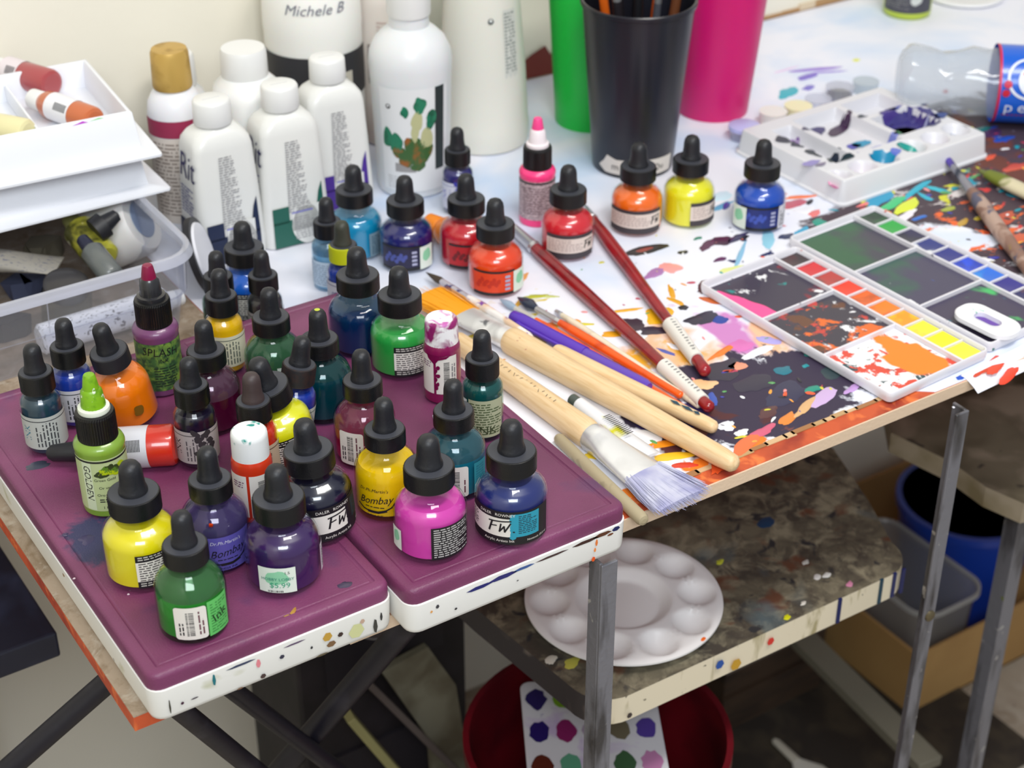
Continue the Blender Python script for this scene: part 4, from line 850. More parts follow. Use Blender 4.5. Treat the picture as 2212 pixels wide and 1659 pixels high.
A, B = P(1195, 668, 3), P(1512, 878, 3); long_brush(A, B, 0.02, 0.06, 'thin cream-handled brush lying along the orange handles', 2.9, 2.2, CREAM, SILVER, rf=2.0)
# purple capped pen
A, B = P(1106, 682, 8), P(1402, 838, 7); r_, L_ = along('capped_pen', A, B, 'purple capped pen between the orange brushes and the wooden handles', 'pen')
PUR = mat((84, 44, 176), 0.35, coat=0.2)
rod(r_, 'pen_cap', [(0, 3.6, 3.6), (1.5, 4.8, 4.8), (10, 5.4, 5.4), (L_*0.55, 5.5, 5.5)], PUR); rod(r_, 'barrel', [(L_*0.55, 5.0, 5.0), (L_*0.97, 4.8, 4.8), (L_, 3.6, 3.6)], mat((92, 60, 170), 0.3, coat=0.3))
b = MB(); b.box(12, -7.4, 0, 60, -5.2, 2.2, PUR); b.box(11, -7.4, 0, 14, -4, 2.2, PUR); b.build('pocket_clip', r_, 0.5)
# thin liner brush
A, B = P(920, 588, 6), P(1150, 727, 17); r_, L_ = along('liner_brush', A, B, 'thin brush with a dark pointed tip and paint-streaked white handle, over the orange bristles', 'paintbrush')
rod(r_, 'bristles', [(0, 0.2, 0.2), (8, 1.8, 1.5), (18, 3.6, 2.6), (24, 3.0, 2.4)], mat((66, 54, 42), 0.5)); rod(r_, 'ferrule', [(23, 3.0, 2.6), (40, 2.7, 2.7), (60, 2.5, 2.5), (62, 3, 3)], mat((200, 196, 206), 0.35, metal=0.4, layers=[((60, 50, 120), 90, 0.56, 0.03, 5)]))
rod(r_, 'handle', [(60, 2.9, 2.9), (78, 3.4, 3.4), (L_-30, 2.4, 2.4), (L_-3, 1.8, 1.8), (L_, 0.8, 0.8)], mat((222, 190, 160), 0.4, layers=[((236, 230, 226), 40, 0.5, 0.04, 2), ((120, 60, 150), 70, 0.62, 0.03, 5)]))
# stick under the bristles, tubes under the handles
A, B = P(1205, 945, 4.2), P(1392, 1126, 4.2); r_, L_ = along('wooden_stick', A, B, 'stubby unpainted stick end poking out under the white bristle brush', 'stick')
rod(r_, 'shaft', [(0, 3, 3), (2, 4, 4), (L_-3, 4.4, 4.4), (L_-0.6, 3.4, 3.4), (L_, 1.6, 1.6)], mat((170, 156, 126), 0.6, layers=[((120, 110, 90), 60, 0.6, 0.06, 3)]))
A, B = P(1236, 862, 5), P(1402, 986, 5); r_, L_ = along('paint_tube', A, B, 'white and yellow paint tube with bar code lying under the thick wooden handles', 'paint tube')
rod(r_, 'tube_body', [(8, 5, 5), (L_*0.5, 6, 5), (L_, 9, 1.2)], mat((222, 222, 226), 0.35, layers=[((206, 200, 20), 18, 0.56, 0.02, 3), ((60, 80, 70), 30, 0.64, 0.02, 5)])); rod(r_, 'tube_cap', [(0, 4, 4), (9, 4.4, 4.4)], mat((70, 80, 76), 0.4))
p = Print(None, 0); p.mb.M = tl(0, 0, 7) @ rot(-90, 0, 0)
for k in range(14): p.rect(L_*0.45+k*1.9, L_*0.45+k*1.9+0.9, -2.6, 3, INKBLK, 0)
p.build('label', r_)
A, B = P(1100, 800, 3), P(1330, 955, 3); r_, L_ = along('clear_tube', A, B, 'clear plastic tube squeezed between the two thick wooden handles', 'tube')
rod(r_, 'shell', [(0, 3, 3), (2, 4.5, 4), (L_-2, 4.5, 4), (L_, 3, 3)], glassy((190, 200, 190), 0.35, 0.1))

# brush and knife on the right
A, B = P(2043, 338, 10), P(2300, 690, 6); r_, L_ = along('paint_caked_brush', A, B, 'brush with paint-caked brown handle leaning from the white palette, purple tip', 'paintbrush')
rod(r_, 'bristles', [(0, 2.5, 1.4), (8, 3.4, 2.4), (22, 3, 3)], mat((80, 60, 160), 0.5, layers=[((30, 26, 60), 60, 0.5, 0.08, 2)]))
rod(r_, 'ferrule', [(21, 3, 3), (44, 3.6, 3.6), (66, 4.6, 4.6), (70, 4.8, 4.8)], mat((150, 150, 160), 0.35, metal=0.5, layers=[((40, 50, 70), 40, 0.52, 0.05, 3)]))
rod(r_, 'handle', [(69, 4.8, 4.8), (90, 6.6, 6.6), (140, 6.4, 6.4), (200, 5, 5), (L_, 3, 3)], mat((136, 104, 90), 0.6, bump=(150, 0.6), layers=[((176, 150, 136), 50, 0.52, 0.05, 3), ((90, 90, 110), 60, 0.6, 0.04, 5), ((220, 90, 60), 70, 0.72, 0.02, 6), ((150, 130, 50), 70, 0.7, 0.02, 9)]))
A, B = P(2118, 368, 7), P(2330, 470, 7); r_, L_ = along('palette_knife', A, B, 'green and cream knife handle at the far right, behind the caked brush', 'palette knife')
rod(r_, 'blade_neck', [(0, 2.4, 1), (10, 5.5, 2.6)], mat((96, 104, 40), 0.4)); rod(r_, 'handle', [(9, 5.5, 4), (20, 8, 5), (40, 8.4, 5.2), (L_, 7, 5)], mat((206, 196, 164), 0.5, layers=[((106, 116, 30), 30, 0.5, 0.04, 2, (0, 0, 0.03, 0.02, 0.4))]))

# fallen bottle on the left lid
def lying_bottle(A, B, r, label, ink, capm, lab, cap='bulb', cat='ink bottle', name='fallen_ink_bottle', stain=None, roll=0, gl=None):
    r_, L_ = along(name, A, B, label, cat, roll=roll)
    im = mat(ink, 0.28, coat=0.6, key='ink')
    if cap == 'bulb':
        rod(r_, 'rubber_bulb', [(0, 0.5, 0.5), (1.2, 3.2, 3.2), (4, 5.2, 5.2), (14, 6, 6), (22, 6.8, 6.8)], RUBBER)
        b = MB(); b.M = tl(21, 0, 0) @ rot(0, 90, 0); b.lathe([(9.6, 0), (10.6, 0.6), (10.6, 11.4), (9.4, 12)], capm, 72, ridge=(72, 0.4, 0.3, 11.6), smooth=False); b.build('dropper_cap', r_); s0 = 33
    else:
        b = MB(); b.M = rot(0, 90, 0); b.lathe([(r*0.5, 0), (r*0.72, 0.8), (r*0.76, 12), (r*0.7, 13)], capm, 60, ridge=(60, 0.3, 1, 11)); b.build('screw_cap', r_); s0 = 12
    rod(r_, 'body', [(s0, r*0.66, r*0.66), (s0+3, r*0.8, r*0.8), (s0+7, r, r), (L_-3, r, r), (L_-1, r*0.92, r*0.92), (L_, r*0.7, r*0.7)], im, 32)
    p = Print(r, 0.2); p.mb.M = rot(90, 0, 90)
    if lab:
        a, b_, bg = lab; x0, x1_ = s0+(L_-s0)*a, s0+(L_-s0)*b_
        m_ = MB(); n_ = 32
        m_.loft([[(x, (r+.2)*math.cos(2*math.pi*j/n_), (r+.2)*math.sin(2*math.pi*j/n_)) for j in range(n_)] for x in (x0, x1_)], bg, True, False, False)
        q_ = random.Random(int(L_*10))
        for k in range(15):                       # bars facing the viewer
            xx = x0+(x1_-x0)*0.42+k*0.9
            if xx > x1_-2: break
            m_.loft([[(x, (r+.3)*math.cos(a_), (r+.3)*math.sin(a_)) for a_ in (R(128), R(138), R(148), R(160))] for x in (xx, xx+0.5)], INKBLK, True, False, False, closed=False)
        m_.build('label', r_)
    return r_
E1 = P(100, 984, A_+6); E2 = P(383, 960, A_+13)
lying_bottle((E1.x, E1.y, A_+7.5), (E2.x, E2.y, A_+13.2), 13, 'fallen red ink bottle lying on the left lid, bulb pointing left', (200, 44, 26), mat((30, 30, 36), 0.4), (0.05, 0.66, mat((206, 206, 214), 0.35, coat=0.3, layers=[((40, 60, 110), 60, 0.66, 0.03, 3)])))
A, B = P(925, 485, 11), P(1010, 520, 11)
lying_bottle((A.x, A.y, 12), (B.x, B.y, 12), 12, 'small orange paint jar tipped over behind the crimson bottle', (240, 130, 10), mat((230, 130, 20), 0.4), (0.5, 0.8, mat((206, 206, 214), 0.4)), cap='screw', cat='paint bottle', name='fallen_paint_bottle')

# ------------------------------------------------------------------ cups
def cup(pos, label, col, rb=34, rt_=46, H=147, name='plastic_cup', m_=None):
    t = thing(name, pos, label, 'cup', None, rz=face_cam(pos))
    m_ = m_ or mat(col, 0.4, sub=0.3)
    b = MB(); rr_ = lambda z: rb+(rt_-rb)*(z/H)
    b.lathe([(0.01, 3), (rb-3, 3), (rb-2, 0), (rb-0.5, 0), (rb, 1.5), (rr_(H*0.3), H*0.3), (rr_(H*0.6), H*0.6), (rr_(H-5), H-5), (rt_+1.4, H-4), (rt_+1.6, H-1), (rt_+0.8, H), (rt_-1, H-0.6), (rr_(H-8)-2, H-8), (rr_(H*.5)-2, H*0.5), (rb-2.6, 5), (0.01, 4.6)], m_, 64); b.build('cup_wall', t)
    return t, rr_
GREENC = mat((16, 190, 66), 0.38, trans=0.0, sub=0.4)
c1 = P(1274, 258); cup((c1.x, c1.y, 0), 'tall bright green plastic cup left of the black one', None, 32, 41, m_=GREENC)
c2 = P(1366, 352); t, rr_ = cup((c2.x, c2.y, 0), 'tall black plastic cup holding paintbrushes, name tape around its base', None, 35, 47.5, 150, m_=mat((22, 22, 28), 0.3, bump=(60, 0.1), layers=[((34, 36, 48), 12, 0.55, 0.15, 3, None, 2, (1, 1, 0.3))]))
p = Print(35.8, 0.3, lambda z: 35+12.5*z/150); D = lambda d: 35.8*R(d)
p.poly([(D(-52), 9), (D(-40), 4), (D(-20), 4), (D(0), 4.5), (D(0), 19), (D(-22), 18), (D(-36), 21), (D(-42), 15)], mat((214, 208, 200), 0.6), 0); p.rect(D(-2), D(62), 4, 19, mat((214, 208, 200), 0.6), 0)
p.text('m', D(-24), 11, 9, INKBLK, 2); p.text('a', D(12), 11, 9, INKBLK, 2); p.text('Qu', D(38), 11, 8, INKBLK, 2); p.build('name_tape', t)
c3 = P(1538, 236); cup((c3.x, c3.y, 0), 'tall magenta plastic cup on the right of the black one', None, 33, 46, m_=mat((206, 10, 110), 0.4, sub=0.35))
for i, (dx, dy, tx, ty, r0, col, top, lb) in enumerate(((-14, 6, -32, 16, 4, (214, 96, 20), 190, 'orange handled brush leaning left in the black cup'), (16, 8, 30, 6, 4, (226, 96, 16), 205, 'bright orange handled brush at the right in the black cup'), (26, -4, 40, -6, 4.5, (100, 58, 34), 175, 'brown handled brush at the right rim of the black cup'), (0, 0, 6, 10, 5, (20, 20, 24), 200, 'black handled brush in the middle of the black cup'), (-4, 12, -10, 22, 5, (26, 24, 28), 190, 'thick black brush at the back of the black cup'), (8, -8, 14, -10, 3.5, (70, 72, 80), 170, 'grey metal rod at the front of the black cup'), (18, -2, 22, 2, 3, (150, 110, 70), 165, 'thin tan stick in the black cup'), (-18, -8, -30, -6, 4, (34, 30, 34), 180, 'dark brush leaning on the left rim of the black cup'))):
    A = Vector((c2.x+dx*0.6, c2.y+dy*0.6, 7)); B = Vector((c2.x+tx, c2.y+ty, top)); r_, L_ = along('cup_brush', A, B, lb, 'paintbrush', 'brushes standing in the black cup')
    rod(r_, 'handle', [(0, 1, 1), (3, r0*0.7, r0*0.7), (L_*0.6, r0, r0), (L_*0.85, r0*0.9, r0*0.9)], mat(col, 0.35), 14); rod(r_, 'ferrule', [(L_*0.85, r0*0.9, r0*0.9), (L_, r0*0.8, r0*0.8)], SILVER, 14)

# ------------------------------------------------------------------ dye bottles with square shoulders
def dye_bottle(top, label, band, H=130, turn=22, purple=False):
    q_ = P(top[0], top[1], H); pos = (q_.x, q_.y, 0)
    t = thing('square_dye_bottle', pos, label, 'dye bottle', 'white dye bottles', rz=face_cam(pos)+turn)
    WB = mat((224, 224, 220), 0.32, coat=0.1)
    b = MB(); b.loft([b.rrect(hx_, hy_, r__, z, 5) for z, hx_, hy_, r__ in ((0, 26, 18, 6), (1.5, 28, 20.5, 7), (14, 28.5, 21, 7), (60, 26.5, 19.6, 7), (94, 24.5, 18.2, 7), (100, 23.4, 17.4, 8), (105, 20, 15.4, 9), (108, 15.5, 13.5, 10), (110, 12, 11.6, 10.5), (113, 11.5, 11.5, 11))], WB); b.build('body', t)
    b = MB(); b.lathe([(14.2, H-19), (14.8, H-18), (14.4, H-2), (13.4, H-0.4), (12.6, H), (0.01, H+0.05)], WHITEPL, 72, ridge=(72, 0.25, H-18.5, H-3)); b.box(-7, -0.4, H, 7, 0.4, H+0.25, mat((206, 206, 206), 0.5)); b.build('screw_cap', t)
    p = Print(None, 0.3); p.mb.M = tl(0, -22.0, 0) @ rot(-1.95, 0, 0)
    bm = mat(band, 0.4); LG = mat((150, 148, 150), 0.6)
    p.rect(-22, 22, 2, 24, bm, 0); p.rect(-22, -8, 22, 36, bm, 0); p.poly([(14, 22), (22, 22), (21, 52), (18, 44)], bm, 0)
    p.blob(6, 18, 12, 17, WB.copy() if False else mat((224, 224, 220), 0.32, coat=0.1), 1, 2, 30, 0.05); p.rect(-6, 18, 14, 34, mat((224, 224, 220), 0.32, coat=0.1), 1)
    for k in range(30): w_ = 9+k*0.2; p.fine(-4-w_*0.3, -4+w_, 90-k*2.0-1.8, 90-k*2.0, 1.9, LG, 2, 40+k)
    p.fine(-4, 16, 6, 26, 2.0, LG, 2, 5); p.rect(-6, 12, 29, 30.2, mat((110, 110, 190), 0.6), 2)
    p.build('label', t)
    p = Print(None, 0.3); p.mb.M = tl(-29.6, 0, 0) @ rot(0, 0, -90) @ rot(-2.7, 0, 0)
    p.rect(-15, 15, 2, 34, bm, 0); p.text('Rit', 2, 80, 30, mat((36, 32, 84), 0.5), 2, 0, 0.2, 0.8); p.fine(-10, 12, 40, 64, 2.6, mat((110, 110, 150), 0.6), 2, 3); p.bars(-12, 2, 5, 24, mat((60, 60, 80), 0.5), 2, 4)
    p.build('side_label', t)
    return t
dye_bottle((455, 212), 'white square dye bottle with navy band, left and lowest of the three', (20, 34, 66))
dye_bottle((602, 180), 'white square dye bottle with dark green band, middle of the three', (30, 92, 78))
dye_bottle((705, 121), 'white square dye bottle with purple stripe, back right of the three', (70, 40, 140))

def round_bottle(pos, label, prof, bodym, capprof, capm, name='craft_bottle', cat='bottle', ridge=None):
    t = thing(name, pos, label, cat, None, rz=face_cam(pos)); b = MB(); b.lathe(prof, bodym, 48); b.build('body', t)
    if capprof: c = MB(); c.lathe(capprof, capm, 64, ridge=ridge); c.build('screw_cap', t)
    return t
q_ = P(364, 104, 150)
t = round_bottle((q_.x, q_.y, 0), 'translucent white bottle with gold cap and crimson band', [(0.01,0),(20,0),(22.5,2),(22.5,98),(21,108),(17,115),(13.5,118),(13,122)], mat((226, 226, 230), 0.35, sub=0.2), [(15, 119),(15.6,121),(14.8,147),(13.6,150),(0.01,150.4)], mat((196, 160, 84), 0.4, metal=0.3, layers=[((150, 116, 40), 40, 0.56, 0.08, 3)]))
p = Print(22.6, 0.3); D = lambda d: 22.6*R(d); p.rect(D(-80), D(80), 84, 98, mat((150, 40, 76), 0.5), 0); p.rect(D(-80), D(80), 10, 83.5, mat((216, 206, 196), 0.6), 0); p.fine(D(-60), D(60), 14, 80, 3.2, mat((150, 136, 126), 0.6), 1, 5); p.build('label', t)
q_ = P(406, 96, 150); round_bottle((q_.x+14, 1262, 0), 'white translucent bottle just behind the gold capped one', [(0.01,0),(22,0),(24,2),(24,74),(20,86),(14,92),(13,96)], mat((222, 222, 222), 0.4, sub=0.2), [(15.5, 92),(15.8,94),(15.2,115),(13.8,118),(0.01,118)], WHITEPL)
q_ = P(545, 105, 146); t = round_bottle((q_.x-2, q_.y+14, 0), 'white bottle with wide white cap between the dye bottles and the wall', [(0.01,0),(25,0),(28,2),(28,104),(25,114),(19,120),(17,124)], mat((234, 234, 232), 0.4, sub=0.2), [(18, 119),(18.6,121),(18.2,140),(17,143),(0.01,143.4)], WHITEPL)
p = Print(28.1, 0.3); p.rect(-36, 36, 60, 78, mat((40, 40, 42), 0.5), 0); p.build('label', t)
# big jug with handwritten name
q_ = P(640, 130, 128); t = round_bottle((616, 1254, 0), 'large white jug against the wall with a handwritten name and black label', [(0.01,0),(38,0),(41,3),(41.5,118),(42,124),(41,160),(34,176),(24,186),(20,192),(20,200)], mat((236, 235, 230), 0.4, sub=0.2), [(22,196),(22,214),(0.01,215)], WHITEPL, name='large_jug', cat='jug')
p = Print(41.8, 0.5); p.rect(-60, 60, 66, 106, mat((44, 44, 48), 0.5), 0); p.rect(4, 34, 66, 90, mat((206, 200, 184), 0.6), 1); p.text('ACRYLIC', 18, 84, 5, INKBLK, 2); p.fine(6, 32, 68, 80, 2.4, GREYPRINT, 2, 4); p.text('Michele B', 2, 147, 13, mat((120, 120, 132), 0.6), 1, 0, 0.3); p.build('label', t)
q_ = P(806, 300); t = round_bottle((693, 1258, 0), 'beige bottle with a dark cap behind the spray medium bottle', [(0.01,0),(29,0),(32,3),(32,128),(28,146),(22,156),(18,160)], mat((222, 214, 206), 0.45, sub=0.1, layers=[((206, 190, 182), 8, 0.55, 0.1, 3)]), [(21,157),(21,180),(0.01,181)], mat((54, 34, 40), 0.4))
p = Print(32.1, 0.3); p.bars(-22, -14, 60, 96, mat((90, 80, 84), 0.6), 0, 3, vert=True); p.fine(-12, 24, 40, 118, 3.4, mat((200, 180, 172), 0.6), 0, 7); p.build('label', t)
# rounded white bottle with painted plant picture
q_ = P(895, 398); pos = (q_.x, q_.y, 0)
t = round_bottle(pos, 'tall white plastic bottle with green paint blotches on its label', [(0.01,0),(27,0),(30,2),(31,10),(32,50),(33.5,96),(34.5,112),(33.5,122),(29,132),(22,139),(16.5,143),(16,158)], mat((220, 222, 224), 0.35, sub=0.25), [(17.5,152),(18,154),(18,176),(0.01,177)], WHITEPL)
p = Print(33, 0.3, lambda z: 31.3+(z-10)*0.031); D = lambda d: 33*R(d)
p.rect(D(-50), D(58), 8, 100, mat((226, 227, 228), 0.5), 0, nz=4); p.rect(D(34), D(50), 26, 100, mat((28, 40, 40), 0.5), 1, nz=4)
G1, G2, G3 = mat((34, 122, 90), 0.4, layers=[((20, 70, 50), 90, 0.55, 0.08, 3)]), mat((60, 96, 50), 0.4, layers=[((150, 90, 40), 70, 0.56, 0.06, 5)]), mat((186, 186, 140), 0.5)
for a_, z_, ra, rz__, m_ in ((6,86,5,7,G1),(-6,80,3,5,G1),(16,72,5,8,G1),(4,70,5,9,G3),(-22,56,5,8,G1),(-14,52,6,8,G1),(0,46,9,12,G2),(8,44,8,10,G2),(-6,38,7,7,G2),(12,56,5,8,G3),(2,62,3,8,G3),(4,32,6,5,G2),(-12,44,6,6,G2)): p.blob(a_, z_, ra, rz__, m_, 2, int(a_*3+z_), rough=0.4)
p.rect(-16, 2, 26, 34, mat((150, 148, 148), 0.6), 1); p.blob(-20, 84, 2.2, 2.2, INKBLK, 2, 1, 14, 0.05); p.blob(-20, 84.5, 1.2, 1.2, mat((226, 227, 228), 0.5), 3, 1, 12, 0.0); p.fine(-24, -8, 10, 22, 2.4, mat((190, 190, 190), 0.6), 1, 3)
p.build('label', t)
# big tapered jug
q_ = P(1040, 300); t = round_bottle((755, 1206, 0), 'large cream white tapered jug left of the green cup', [(0.01,0),(37,0),(40,2),(41,8),(41,20),(40.4,22),(38,70),(34,120),(30,170),(26,200),(25,240)], mat((222, 221, 210), 0.4, sub=0.2), None, None, name='large_jug', cat='jug')
p = Print(36, 0.3, lambda z: 41-(z-20)*0.066 if z > 20 else 41); p.rect(20, 34, 70, 130, mat((206, 208, 200), 0.5), 0, nz=6); p.fine(21, 33, 72, 128, 3, mat((120, 130, 124), 0.6), 1, 3); p.blob(8, 122, 2.6, 2.6, mat((60, 60, 64), 0.5), 1, 2, 14, 0.05); p.blob(8, 122.6, 1.4, 1.4, mat((234, 233, 224), 0.4, sub=0.2), 2, 2, 12, 0.0); p.build('label', t)
t = round_bottle((812, 1276, 0), 'narrow dark green bottle behind the tapered jug', [(0.01,0),(15,0),(17,2),(17,150),(12,170),(10,200)], mat((34, 66, 60), 0.4), [(12,196),(12,216),(0.01,216)], mat((30, 30, 34), 0.4))

# ------------------------------------------------------------------ clear bin, its contents, the two white trays on top
BINM = glassy((236, 238, 246), 0.20, 0.12); BINRIM = glassy((240, 242, 250), 0.55, 0.12)
bx0, bx1, by0, by1, bh = 70, 404, 1027, 1286, 67
t = thing('storage_bin', ((bx0+bx1)/2, (by0+by1)/2, 0), 'translucent plastic bin full of bottles and tubes, under the white trays', 'storage bin')
hx, hy = (bx1-bx0)/2, (by1-by0)/2
b = MB(); b.slab(hx, hy, 24, [(16, 0.8), (13, 2), (8, 30), (4.5, 31), (3, 58), (2, 62)], BINM, 7, cap1=False)
for x in (-120, -62, -4, 54): b.add([(x, -hy+9.2, 30), (x+0.9, -hy+9.2, 30), (x+0.9, -hy+3.6, 60), (x, -hy+3.6, 60)], [(0, 1, 2, 3)], BINRIM)
b.build('bin_body', t)
b = MB(); b.slab(hx, hy, 26, [(2, 60), (1.4, 62), (-1.5, 62.5), (-3, 60), (-3.4, 60.2), (-2, 64), (-1, 66.6), (1.5, 67), (3.4, 66), (4, 60)], BINRIM, 7, False, False); b.build('rim', t)

OPW = mat((232, 234, 240), 0.38, coat=0.1, layers=[((60, 60, 120), 70, 0.80, 0.01, 3)])
t = thing('white_tray', (262, 1206, 67), 'white plastic tray stacked upside down on the clear bin, below the open one', 'tray', rz=-1)
b = MB(); b.slab(166, 76, 3, [(0, 0.4), (0, 2), (13, 4), (17, 33), (18, 34)], OPW); b.build('shell', t)
b = MB()
for x, z, s_ in ((-60, 14, 1.4), (26, 12, 0.7), (100, 26, 0.8), (118, 4, 0.9), (90, 6, 0.7)): b.add([(x-s_, -76.2+13+1.2, z), (x+s_, -76.2+13+1.2, z), (x+s_*.6, -76+13+1.4, z+s_*1.6), (x-s_, -76+13+1.4, z+s_)], [(0, 1, 2, 3)], mat((70, 70, 150), 0.4))
b.build('paint_specks', t)
t = thing('open_white_tray', (266, 1204, 101.4), 'open white divided tray on top of the stack, holding three fallen bottles', 'tray', rz=-5)
b = MB(); b.slab(160, 74, 3, [(0, 0.2), (0, 2), (12, 3.4), (15, 32), (16, 33), (18, 33), (18.6, 32), (20, 12)], OPW); b.build('shell', t)
for x in (-58, 36, 78): b = MB(); b.box(x, -54, 12, x+2, 54, 26, OPW); b.build('divider', t, 0.4)
b = MB(); b.add([(100, -59.2, 31), (112, -59.2, 31.5), (108, -58.8, 33)], [(0, 1, 2)], mat((190, 60, 200), 0.4)); b.add([(112, -59.2, 32), (124, -59.2, 32.6), (120, -58.8, 33.2)], [(0, 1, 2)], mat((120, 200, 110), 0.4)); b.build('paint_marks', t)
zt = 101.4+12+11
A, B = P(70, 212, zt), P(205, 262, zt); lying_bottle(A, B, 10.5, 'fallen copper orange paint bottle in the open tray, right end compartment', (196, 104, 60), WHITEPL, (0.22, 0.66, mat((232, 232, 236), 0.4)), cap='screw', cat='paint bottle', name='fallen_paint_bottle')
A, B = P(-20, 112, zt+14), P(112, 172, zt+6); lying_bottle((A.x, A.y, zt+2), (B.x, B.y, zt+2), 11.5, 'fallen rose red paint bottle at the back of the open tray', (166, 70, 74), WHITEPL, (0.1, 0.45, mat((226, 216, 220), 0.4)), cap='screw', cat='paint bottle', name='fallen_paint_bottle')
A, B = P(-60, 262, zt), P(62, 288, zt); lying_bottle(A, B, 10.5, 'fallen pale yellow bottle at the left of the open tray', (226, 218, 168), WHITEPL, None, cap='screw', cat='paint bottle', name='fallen_paint_bottle')

def tube_thing(A, B, r, label, col, capc, name='paint_tube', cat='paint tube', lab=None, flat=True):
    r_, L_ = along(name, A, B, label, cat)
    if flat: rod(r_, 'tube_body', [(12, r*0.7, r*0.7), (16, r, r*0.9), (L_*0.6, r*1.05, r*0.7), (L_, r*1.3, 0.8)], mat(col, 0.35, coat=0.2, layers=lab))
    else: rod(r_, 'tube_body', [(12, r*0.7, r*0.7), (15, r, r), (L_-2, r, r), (L_, r*0.8, r*0.8)], mat(col, 0.35, coat=0.2, layers=lab))
    rod(r_, 'tube_cap', [(0, r*0.42, r*0.42), (1, r*0.52, r*0.52), (13, r*0.62, r*0.62)], mat(capc, 0.4), 20)
    return r_
TXT = [((110, 110, 120), 260, 0.60, 0.03, 5, None, 3, (1, 3, 1))]
tube_thing(P(395, 640, 14), P(85, 735, 14), 11.5, 'white labelled tube lying inside the front wall of the clear bin', (226, 228, 236), (236, 236, 234), lab=TXT, flat=False)
tube_thing((272, 1150, 24), (208, 1070, 30), 10, 'cream tube with blue stripe, left part of the clear bin', (196, 186, 160), (30, 50, 96), lab=[((30, 50, 96), 30, 0.64, 0.02, 4)])
tube_thing(P(176, 515, 56), P(245, 600, 40), 9, 'grey metal tube with a dark cap on top of the olive bottle', (96, 100, 98), (34, 36, 56), flat=False)
tube_thing(P(150, 470, 50), P(225, 560, 34), 13, 'olive yellow smeared bottle under the trays in the clear bin', (176, 172, 60), (120, 120, 70), name='smeared_paint_bottle', cat='paint bottle', lab=[((70, 70, 30), 40, 0.5, 0.06, 2), ((220, 216, 190), 50, 0.6, 0.03, 6)], flat=False)
tube_thing((250, 1180, 40), (330, 1120, 34), 11, 'grey tube with fine print in the middle of the clear bin', (150, 146, 138), (60, 60, 62), lab=TXT)
tube_thing((150, 1080, 22), (230, 1200, 20), 12, 'violet tinted tube at the far left of the clear bin', (150, 140, 180), (60, 60, 90))
r_, L_ = along('dropper', P(205, 500, 54), P(255, 462, 62), 'black rubber dropper sticking up in the clear bin', 'dropper')
rod(r_, 'cap', [(0, 10, 10), (9, 10, 10), (9.2, 7, 7)], mat((26, 26, 30), 0.5)); rod(r_, 'bulb', [(9, 7, 7), (L_*0.7, 5.8, 5.8), (L_*0.94, 4.6, 4.6), (L_, 1.5, 1.5)], RUBBER)
q_ = P(130, 600, 40); t = thing('glass_jar', (q_.x, q_.y, 3), 'small clear glass jar with a dark round lid inside the bin', 'jar', rx=18)
b = MB(); b.lathe([(0.01, 0), (16, 0), (18, 2), (18, 30), (15, 34)], glassy((220, 224, 214)), 36); b.build('glass', t); b = MB(); b.lathe([(16, 33), (16.4, 34), (16.2, 40), (14, 42), (0.01, 42.5)], mat((44, 42, 44), 0.4, coat=0.3), 48); b.build('lid', t)
t = thing('round_jar', (372, 1140, 2), 'large round translucent white jar lying on its side in the right end of the bin', 'jar', rx=70, rz=-60)
b = MB(); b.M = tl(0, 27, -20); b.lathe([(0.01, 0), (24, 0), (27, 3), (27, 40), (24, 44)], mat((214, 212, 210), 0.45, sub=0.2), 40); b.build('jar_body', t)
t.matrix_world = Matrix.Translation(W((372, 1135, 31))) @ rot(0, 62, -40)
b = MB(); b.M = tl(0, 27, -20); b.lathe([(15, 44.1), (15, 44.6), (0.01, 45)], mat((120, 134, 160), 0.5), 32); b.build('blue_mark', t)
r_, L_ = along('paint_tube', (110, 1050, 12), (170, 1200, 12), 'dark navy tube at the left end of the clear bin', 'paint tube'); rod(r_, 'tube_body', [(0, 8, 8), (20, 12, 11), (L_, 14, 2)], mat((26, 30, 54), 0.4)); rod(r_, 'tube_cap', [(-10, 5, 5), (0.5, 6, 6)], mat((30, 30, 34), 0.4))
b = MB(); q2 = random.Random(2)
for k in range(9): b.loft([[(80+k*33+q2.uniform(-8, 8)+14*math.cos(2*math.pi*j/10), 1100+q2.uniform(0, 2)+(k % 3)*50+12*math.sin(2*math.pi*j/10), z) for j in range(10)] for z in (1.5, 16)], mat(((34, 32, 40), (60, 66, 90), (90, 84, 70))[k % 3], 0.5), False)
put(b, 'bin_clutter', (0, 0, 0), 'dark heap of small tubes and caps covering the bottom of the clear bin', 'clutter').location = (0, 0, BOARD_Z)
bpy.data.objects['bin_clutter']['kind'] = 'stuff'
# black rimmed white lid standing between bin and dye bottles
t = thing('jar_lid', (438, 1062, 0), 'white round lid with black rim propped beside the clear bin', 'lid'); t.matrix_world = Matrix.Translation(W((430, 1088, 29))) @ rot(0, 74, -30)
b = MB(); b.lathe([(0.01, -2), (24, -2), (25, 0), (24, 3), (0.01, 3.4)], mat((226, 226, 232), 0.45), 48); b.build('disc', t)
b = MB(); b.lathe([(24.2, -4), (29, -4), (29, 1), (24.2, 1), (24.2, -4)], mat((30, 30, 34), 0.45), 48); b.build('black_rim', t)

